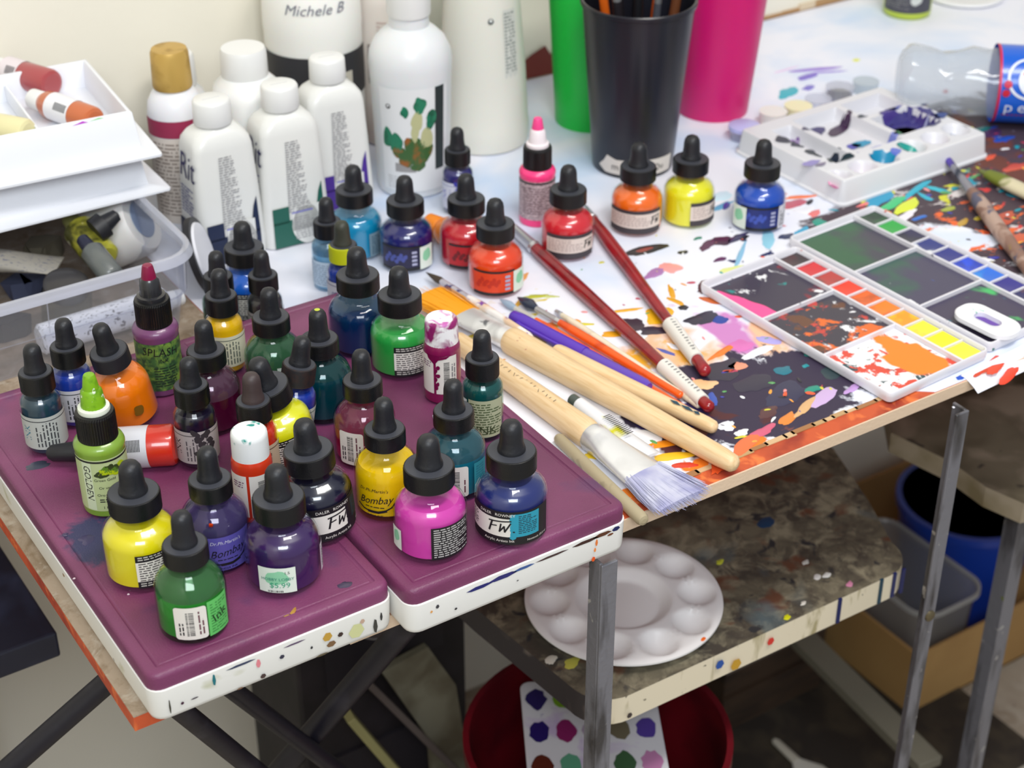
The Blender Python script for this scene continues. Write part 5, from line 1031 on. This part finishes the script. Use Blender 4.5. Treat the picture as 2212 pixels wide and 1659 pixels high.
# ------------------------------------------------------------------ folding watercolour palettes
PW = mat((222, 220, 226), 0.34, coat=0.15, layers=[((54, 46, 70), 60, 0.665, 0.015, 3, None, 7), ((190, 60, 50), 70, 0.70, 0.012, 5, None, 7), ((30, 110, 100), 80, 0.72, 0.012, 7)])
MESSY1 = [((60, 50, 66), 34, 0.44, 0.02, 21, None, 8), ((70, 40, 50), 60, 0.60, 0.03, 22), ((236, 236, 240), 44, 0.63, 0.012, 23, None, 8)]
def palette_half(c, hx, hy, rz, label, pans, wells, wx, extra=None):
    t = thing('watercolor_palette', (c[0], c[1], 0.6), label, 'watercolor palette', rz=rz)
    b = MB(); b.slab(hx, hy, 5, [(2.5, 0), (0.8, 1.2), (0, 5), (0, 8), (0.6, 8.8), (1.6, 8.8), (2.2, 8), (2.6, 3.4)], PW); b.build('shell', t)
    b = MB(); n_ = len(pans); L_ = 2*(hy-4); xs0, xs1 = wx, hx-3.2
    b.box(xs0-2.4, -hy+3, 3.4, xs0-0.4, hy-3, 7.4, PW)
    for k in range(1, n_): y = hy-4-L_*k/n_; b.box(xs0-0.5, y-0.7, 3.4, xs1+0.2, y+0.7, 7.0, PW)
    for k in (1, 2): y = hy-4-L_*k/3; b.box(-hx+3, y-0.9, 3.4, xs0-2.3, y+0.9, 7.2, PW)
    b.build('dividers', t, 0.3, 1)
    for k, (c_, l_) in enumerate(pans):
        y1 = hy-4-L_*k/n_-0.9; y0 = hy-4-L_*(k+1)/n_+0.9
        b = MB(); nx, ny = 6, 6; rows = [[(xs0-0.3+(xs1-xs0)*i/nx, y0+(y1-y0)*j/ny, 5.2+0.9*abs(i/nx-.5)**1.5-0.5*math.sin(3.1*j/ny)*math.sin(3.1*i/nx)) for i in range(nx+1)] for j in range(ny+1)]
        b.loft(rows, mat(c_, 0.3, coat=0.3, layers=l_), True, False, False, closed=False); b.build('paint_pan', t)
    for k, (c_, l_) in enumerate(wells):
        y1 = hy-4-L_*k/3-1; y0 = hy-4-L_*(k+1)/3+1
        b = MB(); b.add([(-hx+3, y0, 3.7), (xs0-2.6, y0, 3.7), (xs0-2.6, y1, 3.7), (-hx+3, y1, 3.7)], [(0, 1, 2, 3)], mat(c_, 0.35, coat=0.2, layers=l_)); b.build('mixing_well', t)
    return t
WH = (236, 236, 240)
PA = [((66, 16, 36), [((40, 26, 40), 80, 0.5, 0.1, 3)]), ((206, 30, 44), [((150, 20, 40), 60, 0.56, 0.08, 3)]), ((176, 52, 50), [((120, 60, 60), 60, 0.6, 0.06, 5)]), ((232, 52, 18), [((200, 36, 10), 60, 0.56, 0.1, 6)]), ((226, 96, 14), [((190, 80, 20), 70, 0.56, 0.08, 3)]),
      ((244, 122, 8), [((206, 90, 10), 70, 0.6, 0.06, 8)]), ((248, 150, 10), [((250, 190, 20), 60, 0.5, 0.08, 2)]), ((244, 232, 50), [((240, 200, 60), 60, 0.6, 0.08, 3)]), ((252, 238, 20), [((246, 224, 30), 60, 0.6, 0.1, 4)]), ((252, 244, 60), None)]
palette_half((796, 781), 51, 98, 3.2, 'folding watercolor palette half with red, orange and yellow pans', PA,
  [((52, 44, 66), [((120, 30, 50), 60, 0.64, 0.03, 2), (WH, 50, 0.60, 0.012, 31, None, 8), ((250, 80, 150), 8, 0.46, 0.01, 3, (-0.045, 0.03, 0.012, 0.06, 0.3)), ((20, 130, 130), 90, 0.70, 0.02, 6)]),
   ((56, 50, 64), [(WH, 40, 0.60, 0.015, 34, None, 8), ((226, 104, 30), 44, 0.58, 0.02, 35, (-0.02, -0.02, 0.04, 0.03, 0.12), 7), ((196, 60, 50), 50, 0.60, 0.02, 36, None, 6), ((40, 120, 90), 60, 0.66, 0.02, 37, None, 6), ((100, 60, 40), 40, 0.64, 0.02, 38)]),
   ((236, 234, 236), [((214, 70, 50), 60, 0.525, 0.015, 41, None, 8), ((30, 70, 80), 60, 0.60, 0.015, 42, None, 7), ((240, 130, 20), 16, 0.48, 0.012, 43, (0.005, -0.055, 0.018, 0.04, 0.3)), ((214, 170, 90), 60, 0.70, 0.02, 44)])], 27)
PB = [((20, 84, 46), [((14, 50, 40), 60, 0.5, 0.08, 2)]), ((20, 160, 60), [((10, 110, 50), 60, 0.6, 0.06, 3)]), ((34, 30, 74), [((20, 24, 50), 60, 0.5, 0.06, 5)]), ((24, 40, 120), [((220, 226, 230), 50, 0.62, 0.03, 6)]), ((26, 36, 126), [((200, 206, 226), 60, 0.64, 0.03, 8)]), ((10, 70, 214), [((6, 50, 170), 60, 0.5, 0.1, 4)]),
      ((10, 100, 210), [((40, 150, 220), 50, 0.6, 0.08, 5)]), ((34, 28, 130), [((60, 90, 90), 50, 0.62, 0.05, 6)]), ((26, 24, 90), [((110, 70, 60), 60, 0.62, 0.04, 7)]), ((60, 34, 60), None)]
t = palette_half((900, 796), 49, 103, 3.2, 'folding watercolor palette half with green and blue pans and a white thumb ring', PB,
  [((62, 58, 76), [((40, 90, 60), 14, 0.52, 0.06, 51), (WH, 70, 0.70, 0.012, 52), ((206, 70, 60), 90, 0.74, 0.012, 53)]),
   ((66, 62, 88), [((50, 86, 76), 20, 0.58, 0.05, 55), ((40, 90, 180), 90, 0.74, 0.01, 56), (WH, 60, 0.70, 0.012, 57, (-0.045, 0, 0.012, 0.08, 0.2))]),
   ((62, 54, 80), [((70, 180, 100), 24, 0.60, 0.03, 58), ((30, 120, 140), 60, 0.66, 0.03, 59), (WH, 60, 0.70, 0.012, 60)])], 25)
b = MB(); b.M = tl(-28, -82, 8.8) @ rot(0, 0, 2)
out = [(13*math.cos(a)*1.0, 16+13*math.sin(a)) for a in [R(180-180*k/14) for k in range(15)]]+[(13, -20), (-13, -20)]
hole = [(4.2*math.cos(a), 3+(5 if math.sin(a) > 0 else -5)+4.2*math.sin(a)) for a in [R(360*k/24) for k in range(24)]]
n_ = 48
def ring_at(z, s_): return [(s_*14*math.cos(R(360*k/n_)), s_*(24*math.sin(R(360*k/n_)) if math.sin(R(360*k/n_)) < 0 else 21*math.sin(R(360*k/n_))), z) for k in range(n_)]
def rr_ring(hx_, hy_, r0, z): return b.rrect(hx_, hy_, r0, z, 11)
b.loft([rr_ring(13, 24, 11, -0.6), rr_ring(14, 25, 12, 0), rr_ring(14, 25, 12, 3.4), rr_ring(13, 24, 11, 4.4), rr_ring(6.4, 12, 6.2, 4.4), rr_ring(5.6, 11, 5.5, 3.8), rr_ring(5.6, 11, 5.5, -0.4)], mat((238, 238, 242), 0.32, coat=0.2, layers=[((190, 206, 20), 30, 0.60, 0.03, 4, (0, -0.022, 0.03, 0.006, 0.2)), ((30, 160, 120), 50, 0.70, 0.02, 5)]), True, False, False)
b.add([(-5.7, -11, 0.2), (5.7, -11, 0.2), (5.7, 11, 0.2), (-5.7, 11, 0.2)], [(0, 1, 2, 3)], mat((104, 70, 160), 0.4)); b.build('thumb_ring', t)

# ------------------------------------------------------------------ white square well palette
pc = (1016, 994); prz = 1.5; PH = 22.0
def to_loc(px, py, z=PH):
    q_ = P(px, py, z); dx, dy = q_.x-pc[0], q_.y-pc[1]; c_, s_ = math.cos(R(-prz)), math.sin(R(-prz)); return dx*c_-dy*s_, dx*s_+dy*c_
rw = [to_loc(*p_) for p_ in ((1812, 382), (1864, 361), (1911, 340), (1972, 316), (2020, 299), (2065, 280))]
rects = [(-66, -34, -44, 46), (-36, -30, 16, 52), (24, -24, 72, 16), (24, 22, 72, 54)]
def wp_h(x, y):
    z = PH
    for cx_, cy_ in rw: z += dish(math.hypot(x-cx_, y-cy_), 12.5, 12)
    for x0, y0, x1_, y1_ in rects:
        d = min(x-x0, x1_-x, y-y0, y1_-y)
        if d > 0: z -= min(11, d*4)
    return z
t = thing('well_palette', (pc[0], pc[1], 0.6), 'white square plastic palette with round and rectangular wells, behind the watercolor palettes', 'paint palette', rz=prz)
b = MB(); hx, hy = 86, 65; nx, ny = 115, 87
rows = [[(-hx+4+(2*hx-8)*i/nx, -hy+4+(2*hy-8)*j/ny, wp_h(-hx+4+(2*hx-8)*i/nx, -hy+4+(2*hy-8)*j/ny)) for i in range(nx+1)] for j in range(ny+1)]
b.loft(rows, mat((214, 214, 220), 0.35, coat=0.15), True, False, False, closed=False); b.build('well_surface', t)
b = MB(); b.slab(hx+2, hy+2, 6, [(-2, 0), (-2, 2), (0, 3), (2.5, 20), (3.2, 21.6), (4.5, 22), (6.4, 21.9)], mat((220, 220, 224), 0.35, coat=0.15), cap1=False); b.build('side_skirt', t)
b = MB()
def pool(px, py, rx, ry, c_, an=0, sd=1, loc=None):
    cx_, cy_ = loc or to_loc(px, py, PH-5); q2 = random.Random(sd); n = 20; k = [q2.uniform(.6, 1.4) for _ in range(n)]; k = [(k[i-1]+k[i]+k[(i+1) % n])/3 for i in range(n)]
    ca, sa = math.cos(R(an)), math.sin(R(an)); rings = []
    rx, ry = rx*1.25, ry*1.25
    for f in (1.0, 0.85, 0.7, 0.55, 0.4, 0.25, 0.1):
        ring = []
        for i in range(n):
            a = 2*math.pi*i/n; ex, ey = rx*k[i]*f*math.cos(a), ry*k[i]*f*math.sin(a); x, y = cx_+ex*ca-ey*sa, cy_+ex*sa+ey*ca; ring.append((x, y, wp_h(x, y)+0.75))
        rings.append(ring)
    b.loft(rings, mat(c_, 0.35, coat=0.2, key='pool'), True, False, True)
for i, (px, py, rx, ry, c_, an) in enumerate(((1700, 312, 9, 7, (24, 26, 60), 0), (1735, 322, 10, 8, (26, 32, 66), -20), (1775, 340, 12, 8, (28, 40, 60), -20), (1812, 352, 10, 7, (40, 60, 70), 0), (1708, 296, 6, 5, (130, 90, 160), 0), (1760, 280, 13, 6, (54, 44, 100), 20), (1815, 268, 14, 5, (60, 36, 70), 20), (1860, 264, 5, 2.5, (50, 60, 80), 0),
    (1862, 300, 8, 5, (20, 140, 180), 0), (1845, 305, 6, 4, (70, 70, 170), 0), (1850, 328, 8, 5, (60, 60, 150), 30), (1900, 312, 10, 5, (90, 100, 190), 0), (1925, 305, 6, 4, (120, 130, 200), 10), (1945, 298, 8, 3, (50, 120, 80), 0), (1915, 275, 7, 3, (30, 90, 90), -30), (1965, 262, 18, 12, (56, 50, 120), 10), (1950, 275, 12, 7, (60, 56, 130), 0), (2005, 275, 12, 6, (50, 48, 110), 20), (2030, 262, 6, 4, (30, 60, 130), 0),
    (1925, 245, 9, 6, (70, 80, 170), 0), (1918, 255, 8, 5, (66, 50, 130), 0), (1995, 240, 3, 2, (40, 50, 110), 0), (1750, 366, 7, 3.2, (140, 130, 190), 0), (1770, 370, 5, 2, (120, 110, 140), 0))): pool(px, py, rx, ry, c_, an, i)
for i, (c_, s_) in enumerate((((244, 110, 180), 7), ((214, 70, 170), 5.5), ((0, 130, 170), 9.5), ((20, 150, 140), 8), ((150, 80, 190), 4), ((60, 100, 160), 4.5))):
    pool(0, 0, s_, s_*0.9, c_, 0, i+50, (rw[i][0]-(3 if i in (1, 3) else 0), rw[i][1]+1))
pool(0, 0, 3, 6, (236, 236, 240), 0, 70, (rw[2][0]-4, rw[2][1])); pool(0, 0, 5, 4, (90, 110, 200), 0, 71, (rw[2][0]+15, rw[2][1]+2))
b.build('wet_paint', t)

# ------------------------------------------------------------------ small paint pots behind the palette
def pot(px, py, r_, h, c_, label, lidc=None, fill=None, group=None):
    q_ = P(px, py); t = thing('small_paint_pot', (q_.x, q_.y, 0), label, 'paint pot', group)
    b = MB(); b.lathe([(0.01, 0.6), (r_*0.86, 0.6), (r_*0.95, 2), (r_, h-2), (r_*1.04, h), (r_*0.95, h)], c_, 32); b.build('pot_body', t)
    if lidc: b = MB(); b.lathe([(r_*1.02, h-2.5), (r_*1.1, h-2), (r_*1.1, h+1.4), (r_*1.0, h+2.2), (0.01, h+2.4)], lidc, 36); b.build('lid', t)
    if fill: b = MB(); b.lathe([(r_*0.9, h*0.45), (0.01, h*0.45)], fill, 28); b.build('paint', t)
CL = glassy((240, 242, 250), 0.45, 0.15)
pot(1606, 300, 13, 12, CL, 'small clear pot with a lilac lid at the left corner of the white palette', mat((186, 184, 232), 0.4))
pot(1668, 268, 12.5, 13, mat((228, 226, 222), 0.4, sub=0.2), 'small off-white pot behind the lilac lidded one')
pot(1722, 256, 12.5, 13, mat((232, 226, 186), 0.4, sub=0.2), 'small pale yellow pot beside the off-white one')
pot(1765, 238, 12, 12, CL, 'small empty clear pot right of the pale yellow one', None)
pot(1812, 214, 13, 13, CL, 'small clear pot with a rosy trace of paint', None, mat((220, 120, 160), 0.4))
pot(1868, 200, 12, 12, glassy((230, 236, 240), 0.5, 0.15), 'small grey translucent pot, last of the row near the soda bottle', None)

# ------------------------------------------------------------------ crushed soda bottle, jar, far lid
A, B = P(1938, 168, 36), P(2330, 188, 36); r_, L_ = along('soda_bottle', A, B, 'crumpled clear soda bottle with a blue label lying at the right edge', 'bottle')
PET = glassy((240, 244, 248), 0.30, 0.05); q2 = random.Random(3); secs = [(0, 20), (3, 28), (10, 34), (28, 33), (40, 29), (52, 33), (66, 34), (80, 33), (90, 35), (L_*0.98, 35)]  # cloudy share of PET paints the whitish reflections on the clear wall
b = MB(); rings = []
for i, (x, rad) in enumerate(secs):
    rings.append([(x+(q2.uniform(-3, 3) if 1 < i < 7 else 0), (rad+(q2.uniform(-4.5, 1.5) if 0 < i < 8 else 0))*math.cos(2*math.pi*j/26)*1.0, (rad+(q2.uniform(-4.5, 1.5) if 0 < i < 8 else 0))*math.sin(2*math.pi*j/26)*0.94) for j in range(26)])
b.loft(rings, PET, True); b.build('bottle_wall', r_)
b = MB(); n_ = 60; BL = mat((8, 92, 204), 0.3, coat=0.3)
b.loft([[(x, 36.4*math.cos(2*math.pi*j/n_), 36.4*0.96*math.sin(2*math.pi*j/n_)) for j in range(n_)] for x in (86, L_*0.94)], BL, True, False, False)
b.loft([[(x, 36.6*math.cos(2*math.pi*j/n_), 36.6*0.96*math.sin(2*math.pi*j/n_)) for j in range(n_)] for x in (86, 88.4)], mat((200, 30, 70), 0.4), True, False, False); b.build('label', r_)
p = Print(36.8, 0.4); p.mb.M = rot(0, 90, 0) @ rot(0, 0, -62)      # printing around the bottle
p.mb.M = Matrix(((0, 0, 1, 0), (1, 0, 0, 0), (0, 1, 0, 0), (0, 0, 0, 1))) @ rot(0, 0, 0)
def ringpt(s_, x): return (s_, x)
# printing frame: s runs downwards around the near side, x along the bottle
def lp(s_, x, off=0.5): a = R(148)+s_/36.8; return (x, 37.2*math.cos(a) if False else -(36.6+off)*math.cos(s_/36.8-R(24)), -(36.6+off)*0.97*math.sin(s_/36.8-R(24)))
m_ = MB(); WHT = mat((226, 232, 244), 0.4)
def disc(cs, cx_, r0, c_, off, n=28, a0=0, a1=360, r1=0):
    pts = [lp(cs+r0*math.sin(R(a0+(a1-a0)*k/n)), cx_+r0*math.cos(R(a0+(a1-a0)*k/n)), off) for k in range(n+1)]
    if r1: inn = [lp(cs+r1*math.sin(R(a0+(a1-a0)*k/n)), cx_+r1*math.cos(R(a0+(a1-a0)*k/n)), off) for k in range(n+1)]; m_.add(pts+inn, [(k, k+1, n+2+k, n+1+k) for k in range(n)], c_)
    else: m_.add([lp(cs, cx_, off)]+pts, [(0, k+1, k+2) for k in range(n)], c_)
disc(-4, 113, 20, WHT, 0.5, 36, 0, 360, 17.6); disc(-2, 117, 14.5, WHT, 0.7); disc(-5, 118, 12, mat((226, 60, 40), 0.4), 0.9, 20, 190, 350); disc(2, 121, 11, mat((10, 70, 180), 0.4), 0.9, 20, 20, 160)
disc(2, 94, 3.6, mat((200, 30, 70), 0.4), 0.9); disc(10, 93, 3.4, mat((190, 20, 50), 0.4), 0.9)
for k, ch in enumerate('pepsi'):
    vs, fs = text_mesh(ch, 0)
    m_.add([lp(24-y*17, 97+k*11.6+x*17, 0.8) for x, y, _ in vs], fs, WHT)
for k in range(12): m_.add([lp(32, 92+k*4, .8), lp(32, 94.8+k*4, .8), lp(33.6, 94.8+k*4, .8), lp(33.6, 92+k*4, .8)], [(0, 1, 2, 3)], mat((150, 40, 110), 0.5))
m_.build('label_print', r_)
q_ = P(1958, 28); t = round_bottle((q_.x, q_.y, 0), 'small jar with lime green paint and a dark label at the top edge', [(0.01,0),(22,0),(24.6,2),(25,4),(25,44),(23,48)], mat((176, 196, 60), 0.35, coat=0.3), [(24,46),(24.6,47),(24.6,62),(0.01,63)], mat((190, 210, 40), 0.4), name='paint_jar', cat='jar')
p = Print(25.1, 0.2); p.rect(-30, 30, 8, 36, mat((66, 66, 76), 0.5), 0); p.blob(9, 24, 6, 7, mat((200, 204, 200), 0.5), 1, 3); p.fine(-26, 2, 12, 33, 2.4, mat((120, 120, 120), 0.6), 1, 4); p.build('label', t)
q_ = P(2080, -8); b = MB(); b.lathe([(0.01, 0.6), (40, 0.6), (43, 2), (43, 4), (41, 5), (36, 2.4), (0.01, 2.2)], mat((234, 234, 236), 0.4), 48); put(b, 'round_dish', (q_.x, q_.y, 0.4), 'flat round white dish at the top edge right of the lime jar', 'dish')

# ------------------------------------------------------------------ under the table
DKMETAL = mat((26, 24, 34), 0.45, bump=(100, 0.2), layers=[((50, 48, 58), 30, 0.62, 0.08, 3)])
stand = thing('folding_tray_stand', (300, 800, -400), 'black crossed-leg folding stand under the left end of the table', 'stand')
def to_floor(a, b): d = (b-a).normalized(); t_ = (FL+4-a.z)/d.z; return a+d*t_
for (x0, y0, x1_, y1_, Y, r0, Y2) in ((240, 1466, 20, 1659, 830, 7.5, 850), (398, 1540, 545, 1659, 765, 6.8, 790), (505, 1492, 660, 1610, 810, 6.4, 835), (850, 1382, 640, 1625, 800, 9, 860)):
    a, b_ = PY(x0, y0, Y), PY(x1_, y1_, Y2); up_ = (a-b_).normalized(); a2 = a+up_*((-22-a.z)/up_.z) if up_.z > 0.2 else a; f_ = to_floor(a, b_)
    m_ = MB(); m_.M = tl(-300, -800, 400); m_.tube([a2, f_], r0, DKMETAL, 14); m_.build('leg', stand)
m_ = MB(); m_.M = tl(-300, -800, 400); m_.tube([(215, 840, -18), (440, 840, -18)], 6, DKMETAL, 12); m_.build('cross_bar', stand)

t = thing('low_side_table', (60, 1080, -150), 'dark navy low table at the left edge, below the long table', 'table')
b = MB(); b.box(-420, -135, -22, 176, 190, 0, mat((26, 28, 44), 0.5, layers=[((44, 50, 72), 14, 0.58, 0.08, 3), ((150, 160, 180), 120, 0.78, 0.012, 6)])); b.build('tabletop', t, 2)
for x, y in ((-400, -110), (150, 150), (-400, 170)): b = MB(); b.box(x, y, FL+150, x+18, y+18, -22, DKMETAL); b.build('leg', t)

def screen_prism(name, label, cat, pts, Y, th, m_, tilt=0):
    """a flat board standing behind the stand: outline given where it meets the plane y = Y"""
    q3 = [PY(px, py, Y) for px, py in pts]; c_ = q3[0]; n_ = len(q3); b = MB()
    b.add([tuple(v-c_) for v in q3]+[tuple(v-c_+Vector((0, th, 0))) for v in q3], [tuple(range(n_)), tuple(range(2*n_-1, n_-1, -1))]+[(i, n_+i, n_+(i+1) % n_, (i+1) % n_) for i in range(n_)], m_)
    return put(b, name, c_, label, cat)
a, b_ = PY(655, 1600, 1020), PY(1010, 1600, 1020)
t = thing('dark_fill_crate', (a.x, 1020, FL), 'added black crate filling the dark area on the floor behind the tray stand', 'crate')  # invented box, put in to fill the dark area under the table
w_ = b_.x-a.x
BLK = mat((24, 20, 24), 0.6, bump=(60, 0.3), layers=[((40, 34, 40), 14, 0.56, 0.1, 4)])
b = MB(); b.box(0, 0, 0, w_, 110, 530, BLK); b.box(-3, -3, 505, w_+3, 113, 533, BLK); b.build('crate_body', t, 3)
for k in range(3): b = MB(); b.box(w_*0.15, -3.4, 90+k*140, w_*0.85, 1, 150+k*140, mat((34, 30, 36), 0.55)); b.build('panel', t)
def lean_board(name, label, cat, px0, py0, px1, py1, Y0, wd, th, m_):
    """board or batten leaning from an upper point down to the floor"""
    a, b2 = PY(px0, py0, Y0), PY(px1, py1, Y0-4); f_ = a+(b2-a)*((FL+3-a.z)/(b2.z-a.z))
    o, L_ = along(name, a, f_, label, cat); b = MB(); b.box(0, -wd/2, -th/2, L_, wd/2, th/2, m_); b.build('board', o, 1); return o
GB = mat((120, 116, 98), 0.6, layers=[((92, 84, 66), 20, 0.56, 0.1, 3)])
screen_prism('scrap_panel', 'grey-beige triangular scrap panel leaning in the dark behind the stand', 'panel', ((825, 1452), (925, 1398), (985, 1480), (1020, 1700), (1000, 1900), (985, 2300), (930, 1600)), 990, 7, GB)
lean_board('wooden_batten', 'yellowish wooden batten leaning in the dark beside the stand', 'batten', 752, 1545, 850, 1659, 980, 16, 8, mat((150, 144, 96), 0.6))
lean_board('wooden_batten', 'thin grey batten leaning behind the yellowish one', 'batten', 790, 1470, 980, 1659, 985, 7, 6, mat((90, 80, 76), 0.6))
c_ = P(985, 1455, -260); t = thing('round_plastic_dish', (c_.x-18, c_.y+30, -220), 'round grey plastic dish with dark paint, propped behind the stand', 'dish'); t.matrix_world = Matrix.Translation(W((c_.x-10, 985, c_.z+10))) @ rot(62, 0, 20)
b = MB(); b.lathe([(0.01, -1), (38, -1), (44, 4), (46, 10), (44.5, 10), (42, 5), (37, 1), (0.01, 1)], mat((120, 116, 112), 0.45), 44); b.build('dish_body', t); b = MB(); b.lathe([(36, 1.2), (0.01, 1.6)], mat((44, 18, 30), 0.4, layers=[((110, 16, 30), 20, 0.55, 0.05, 2)]), 40); b.build('dried_paint', t)

cb = P(1292, 1560, -300); RED = mat((104, 12, 24), 0.4, layers=[((74, 8, 18), 12, 0.55, 0.1, 2)])
t = thing('red_bucket', (cb.x, cb.y, FL), 'large dark red bucket under the rack shelf, a paint-spotted palette lying across it', 'bucket'); H_ = -312-FL
b = MB(); b.lathe([(0.01, 0), (78, 0), (82, 3), (101, H_-14), (106, H_-12), (106, H_), (101, H_), (99, H_-14), (79, 6), (0.01, 5)], RED, 64); b.build('bucket_wall', t)
# palette lying on the bucket
pc2 = P(1310, 1600, -306); t = thing('spotted_palette', (592, 792, -311.4), 'white rectangular palette with red-brown, purple and green paint pools, lying on the red bucket', 'paint palette', rz=-30)
b = MB(); b.slab(54, 60, 8, [(1.5, 0), (0, 1), (0, 3.4), (1.5, 4.2)], mat((206, 202, 206), 0.4, layers=[((190, 170, 200), 30, 0.6, 0.06, 3), ((90, 70, 150), 40, 0.68, 0.03, 5)])); b.build('palette_body', t)
b = MB()
for k in range(5):
    for s_ in (0, 1, 2):
        cx_, cy_ = -42+k*21, -36+s_*37; c_ = ((90, 36, 24), (40, 24, 96), (44, 34, 90), (90, 150, 120), (130, 34, 90), (120, 160, 40), (60, 50, 90), (170, 150, 170), (150, 60, 120), (60, 90, 60), (110, 100, 80), (40, 40, 60), (180, 120, 160), (80, 60, 140), (30, 120, 130))[(k*3+s_) % 15]
        q2 = random.Random(k*5+s_); pts = [(cx_+8*q2.uniform(.85, 1.15)*math.cos(2*math.pi*i/16), cy_+12*q2.uniform(.85, 1.15)*math.sin(2*math.pi*i/16), 4.5) for i in range(16)]; b.add(pts, [tuple(range(16))], mat(c_, 0.35, coat=0.2))
b.build('paint_pools', t)

# second rack on the right, cardboard box, clear tub, blue bucket
sl = [P(*p_, -190) for p_ in ((1925, 935), (2055, 998), (2130, 1052), (2212, 1088), (2420, 1040), (2500, 820), (2100, 700), (1900, 800))]
t = thing('side_rack', (sl[2].x, sl[2].y, -190), 'second metal rack at the right with a grey stained shelf', 'rack'); o_ = sl[2]
b = MB(); n_ = len(sl); b.add([(v.x-o_.x, v.y-o_.y, 0) for v in sl][::1], [tuple(range(n_))], mat((110, 102, 84), 0.6, bump=(90, 0.4), layers=[((74, 68, 52), 12, 0.5, 0.1, 2), ((140, 128, 110), 20, 0.58, 0.08, 4), ((44, 42, 40), 40, 0.68, 0.03, 5)]))
b.add([(v.x-o_.x, v.y-o_.y, z) for z in (-20, 0) for v in sl], [(i, (i+1) % n_, n_+(i+1) % n_, n_+i) for i in range(n_)], mat((150, 138, 118), 0.6, layers=[((120, 108, 80), 20, 0.55, 0.1, 3)])); b.add([(v.x-o_.x, v.y-o_.y, -20) for v in sl], [tuple(range(n_))[::-1]], BLK); b.build('shelf', t)
lg = PY(2152, 1440, 735)
b = MB(); b.M = tl(-o_.x, -o_.y, 190); b.box(lg.x-8, 735, FL, lg.x+8, 737.5, -212, STEEL); b.box(lg.x-8, 737.5, FL, lg.x-5.5, 750, -212, STEEL); b.build('leg', t)
CARD = mat((176, 138, 84), 0.7, layers=[((160, 122, 72), 8, 0.55, 0.15, 3)])
t = thing('cardboard_box', (1189, 983, FL), 'open tan cardboard box on the floor at the right', 'cardboard box')
b = MB(); h_ = 92
b.box(0, 0, 0.5, 340, 290, 4, CARD); b.box(0, 0, 0, 340, 4, h_, CARD); b.box(0, 0, 0, 4, 290, h_, CARD); b.box(336, 0, 0, 340, 290, h_, CARD); b.box(0, 286, 0, 340, 290, h_, CARD); b.build('carton', t, 0.6)
b = MB(); b.box(-0.6, -0.8, 0, 3, 0.2, h_-1, mat((150, 112, 66), 0.7)); b.build('corner_tape', t)
t = thing('clear_tub', (1250, 1076, FL+5), 'grey translucent plastic tub standing in the cardboard box', 'tub'); TUBM = glassy((206, 206, 204), 0.42, 0.15)
b = MB(); b.slab(50, 84, 26, [(10, 0), (8, 2), (2, 120), (0, 124), (-2, 126), (0, 130)], TUBM, 8, cap1=False); b.build('tub_wall', t)
b = MB(); b.slab(51, 85, 27, [(0, 124), (-3, 126), (-2.5, 131), (0, 131.5), (2, 129)], glassy((220, 220, 218), 0.65, 0.15), 8, False, False); b.build('rim', t)
t = thing('blue_bucket', (1392, 1112, FL+5), 'dark blue bucket with dark red inside, standing in the cardboard box behind the clear tub', 'bucket'); H_ = 150
b = MB(); b.lathe([(0.01, 0), (66, 0), (70, 3), (84, H_-12), (89, H_-10), (89, H_), (82, H_)], mat((24, 60, 160), 0.3, coat=0.3), 56); b.build('bucket_wall', t); b = MB(); b.lathe([(82, H_), (80, H_-14), (67, 8), (0.01, 6)], mat((66, 14, 28), 0.5), 56); b.build('lining', t)
a = P(1740, 1470, FL); 
t = thing('wooden_crate', (985, 1075, FL), 'dark brown wooden crate on the floor between the rack and the cardboard box', 'crate')
DW = mat((62, 46, 32), 0.6, layers=[((44, 32, 24), 14, 0.52, 0.1, 2, None, 3, (1, 1, 5))]); b = MB(); b.box(0, 0, 0, 150, 190, 250, DW); b.build('crate_body', t, 2)
for k in range(3): b = MB(); b.box(-4, -5, 20+k*80, 154, 0, 62+k*80, DW if k != 1 else mat((110, 100, 92), 0.6)); b.build('slat', t)
o, L_ = along('floor_batten', P(1728, 1375, -560), P(1925, 1570, -560), 'grey painted batten lying over dark boxes right of the red bucket', 'batten'); b = MB(); b.box(0, -14, -6, L_+60, 14, 6, mat((110, 106, 92), 0.6)); b.build('board', o, 1)
a = P(1640, 1640, FL); b = MB(); b.box(-330, -170, 0, 270, 140, 5, mat((44, 38, 32), 0.7, bump=(200, 0.4), layers=[((64, 56, 44), 20, 0.56, 0.08, 2), ((150, 146, 130), 60, 0.78, 0.012, 3)])); put(b, 'shade_mat', (a.x, a.y, FL+0.5), 'dark paint-spotted mat added as shade on the floor under the rack', 'mat')  # added dark sheet, paints the shade on the floor below the rack
o, L_ = along('paint_scraper', P(1672, 1598, FL+9), P(1760, 1680, FL+9), 'white plastic scraper lying on the added shade mat', 'scraper'); rod(o, 'handle', [(0, 3, 2), (4, 5, 3), (40, 6, 3)], mat((196, 190, 174), 0.5)); rod(o, 'blade', [(39, 6, 2), (60, 20, 1.4), (78, 22, 1)], mat((206, 202, 190), 0.5))
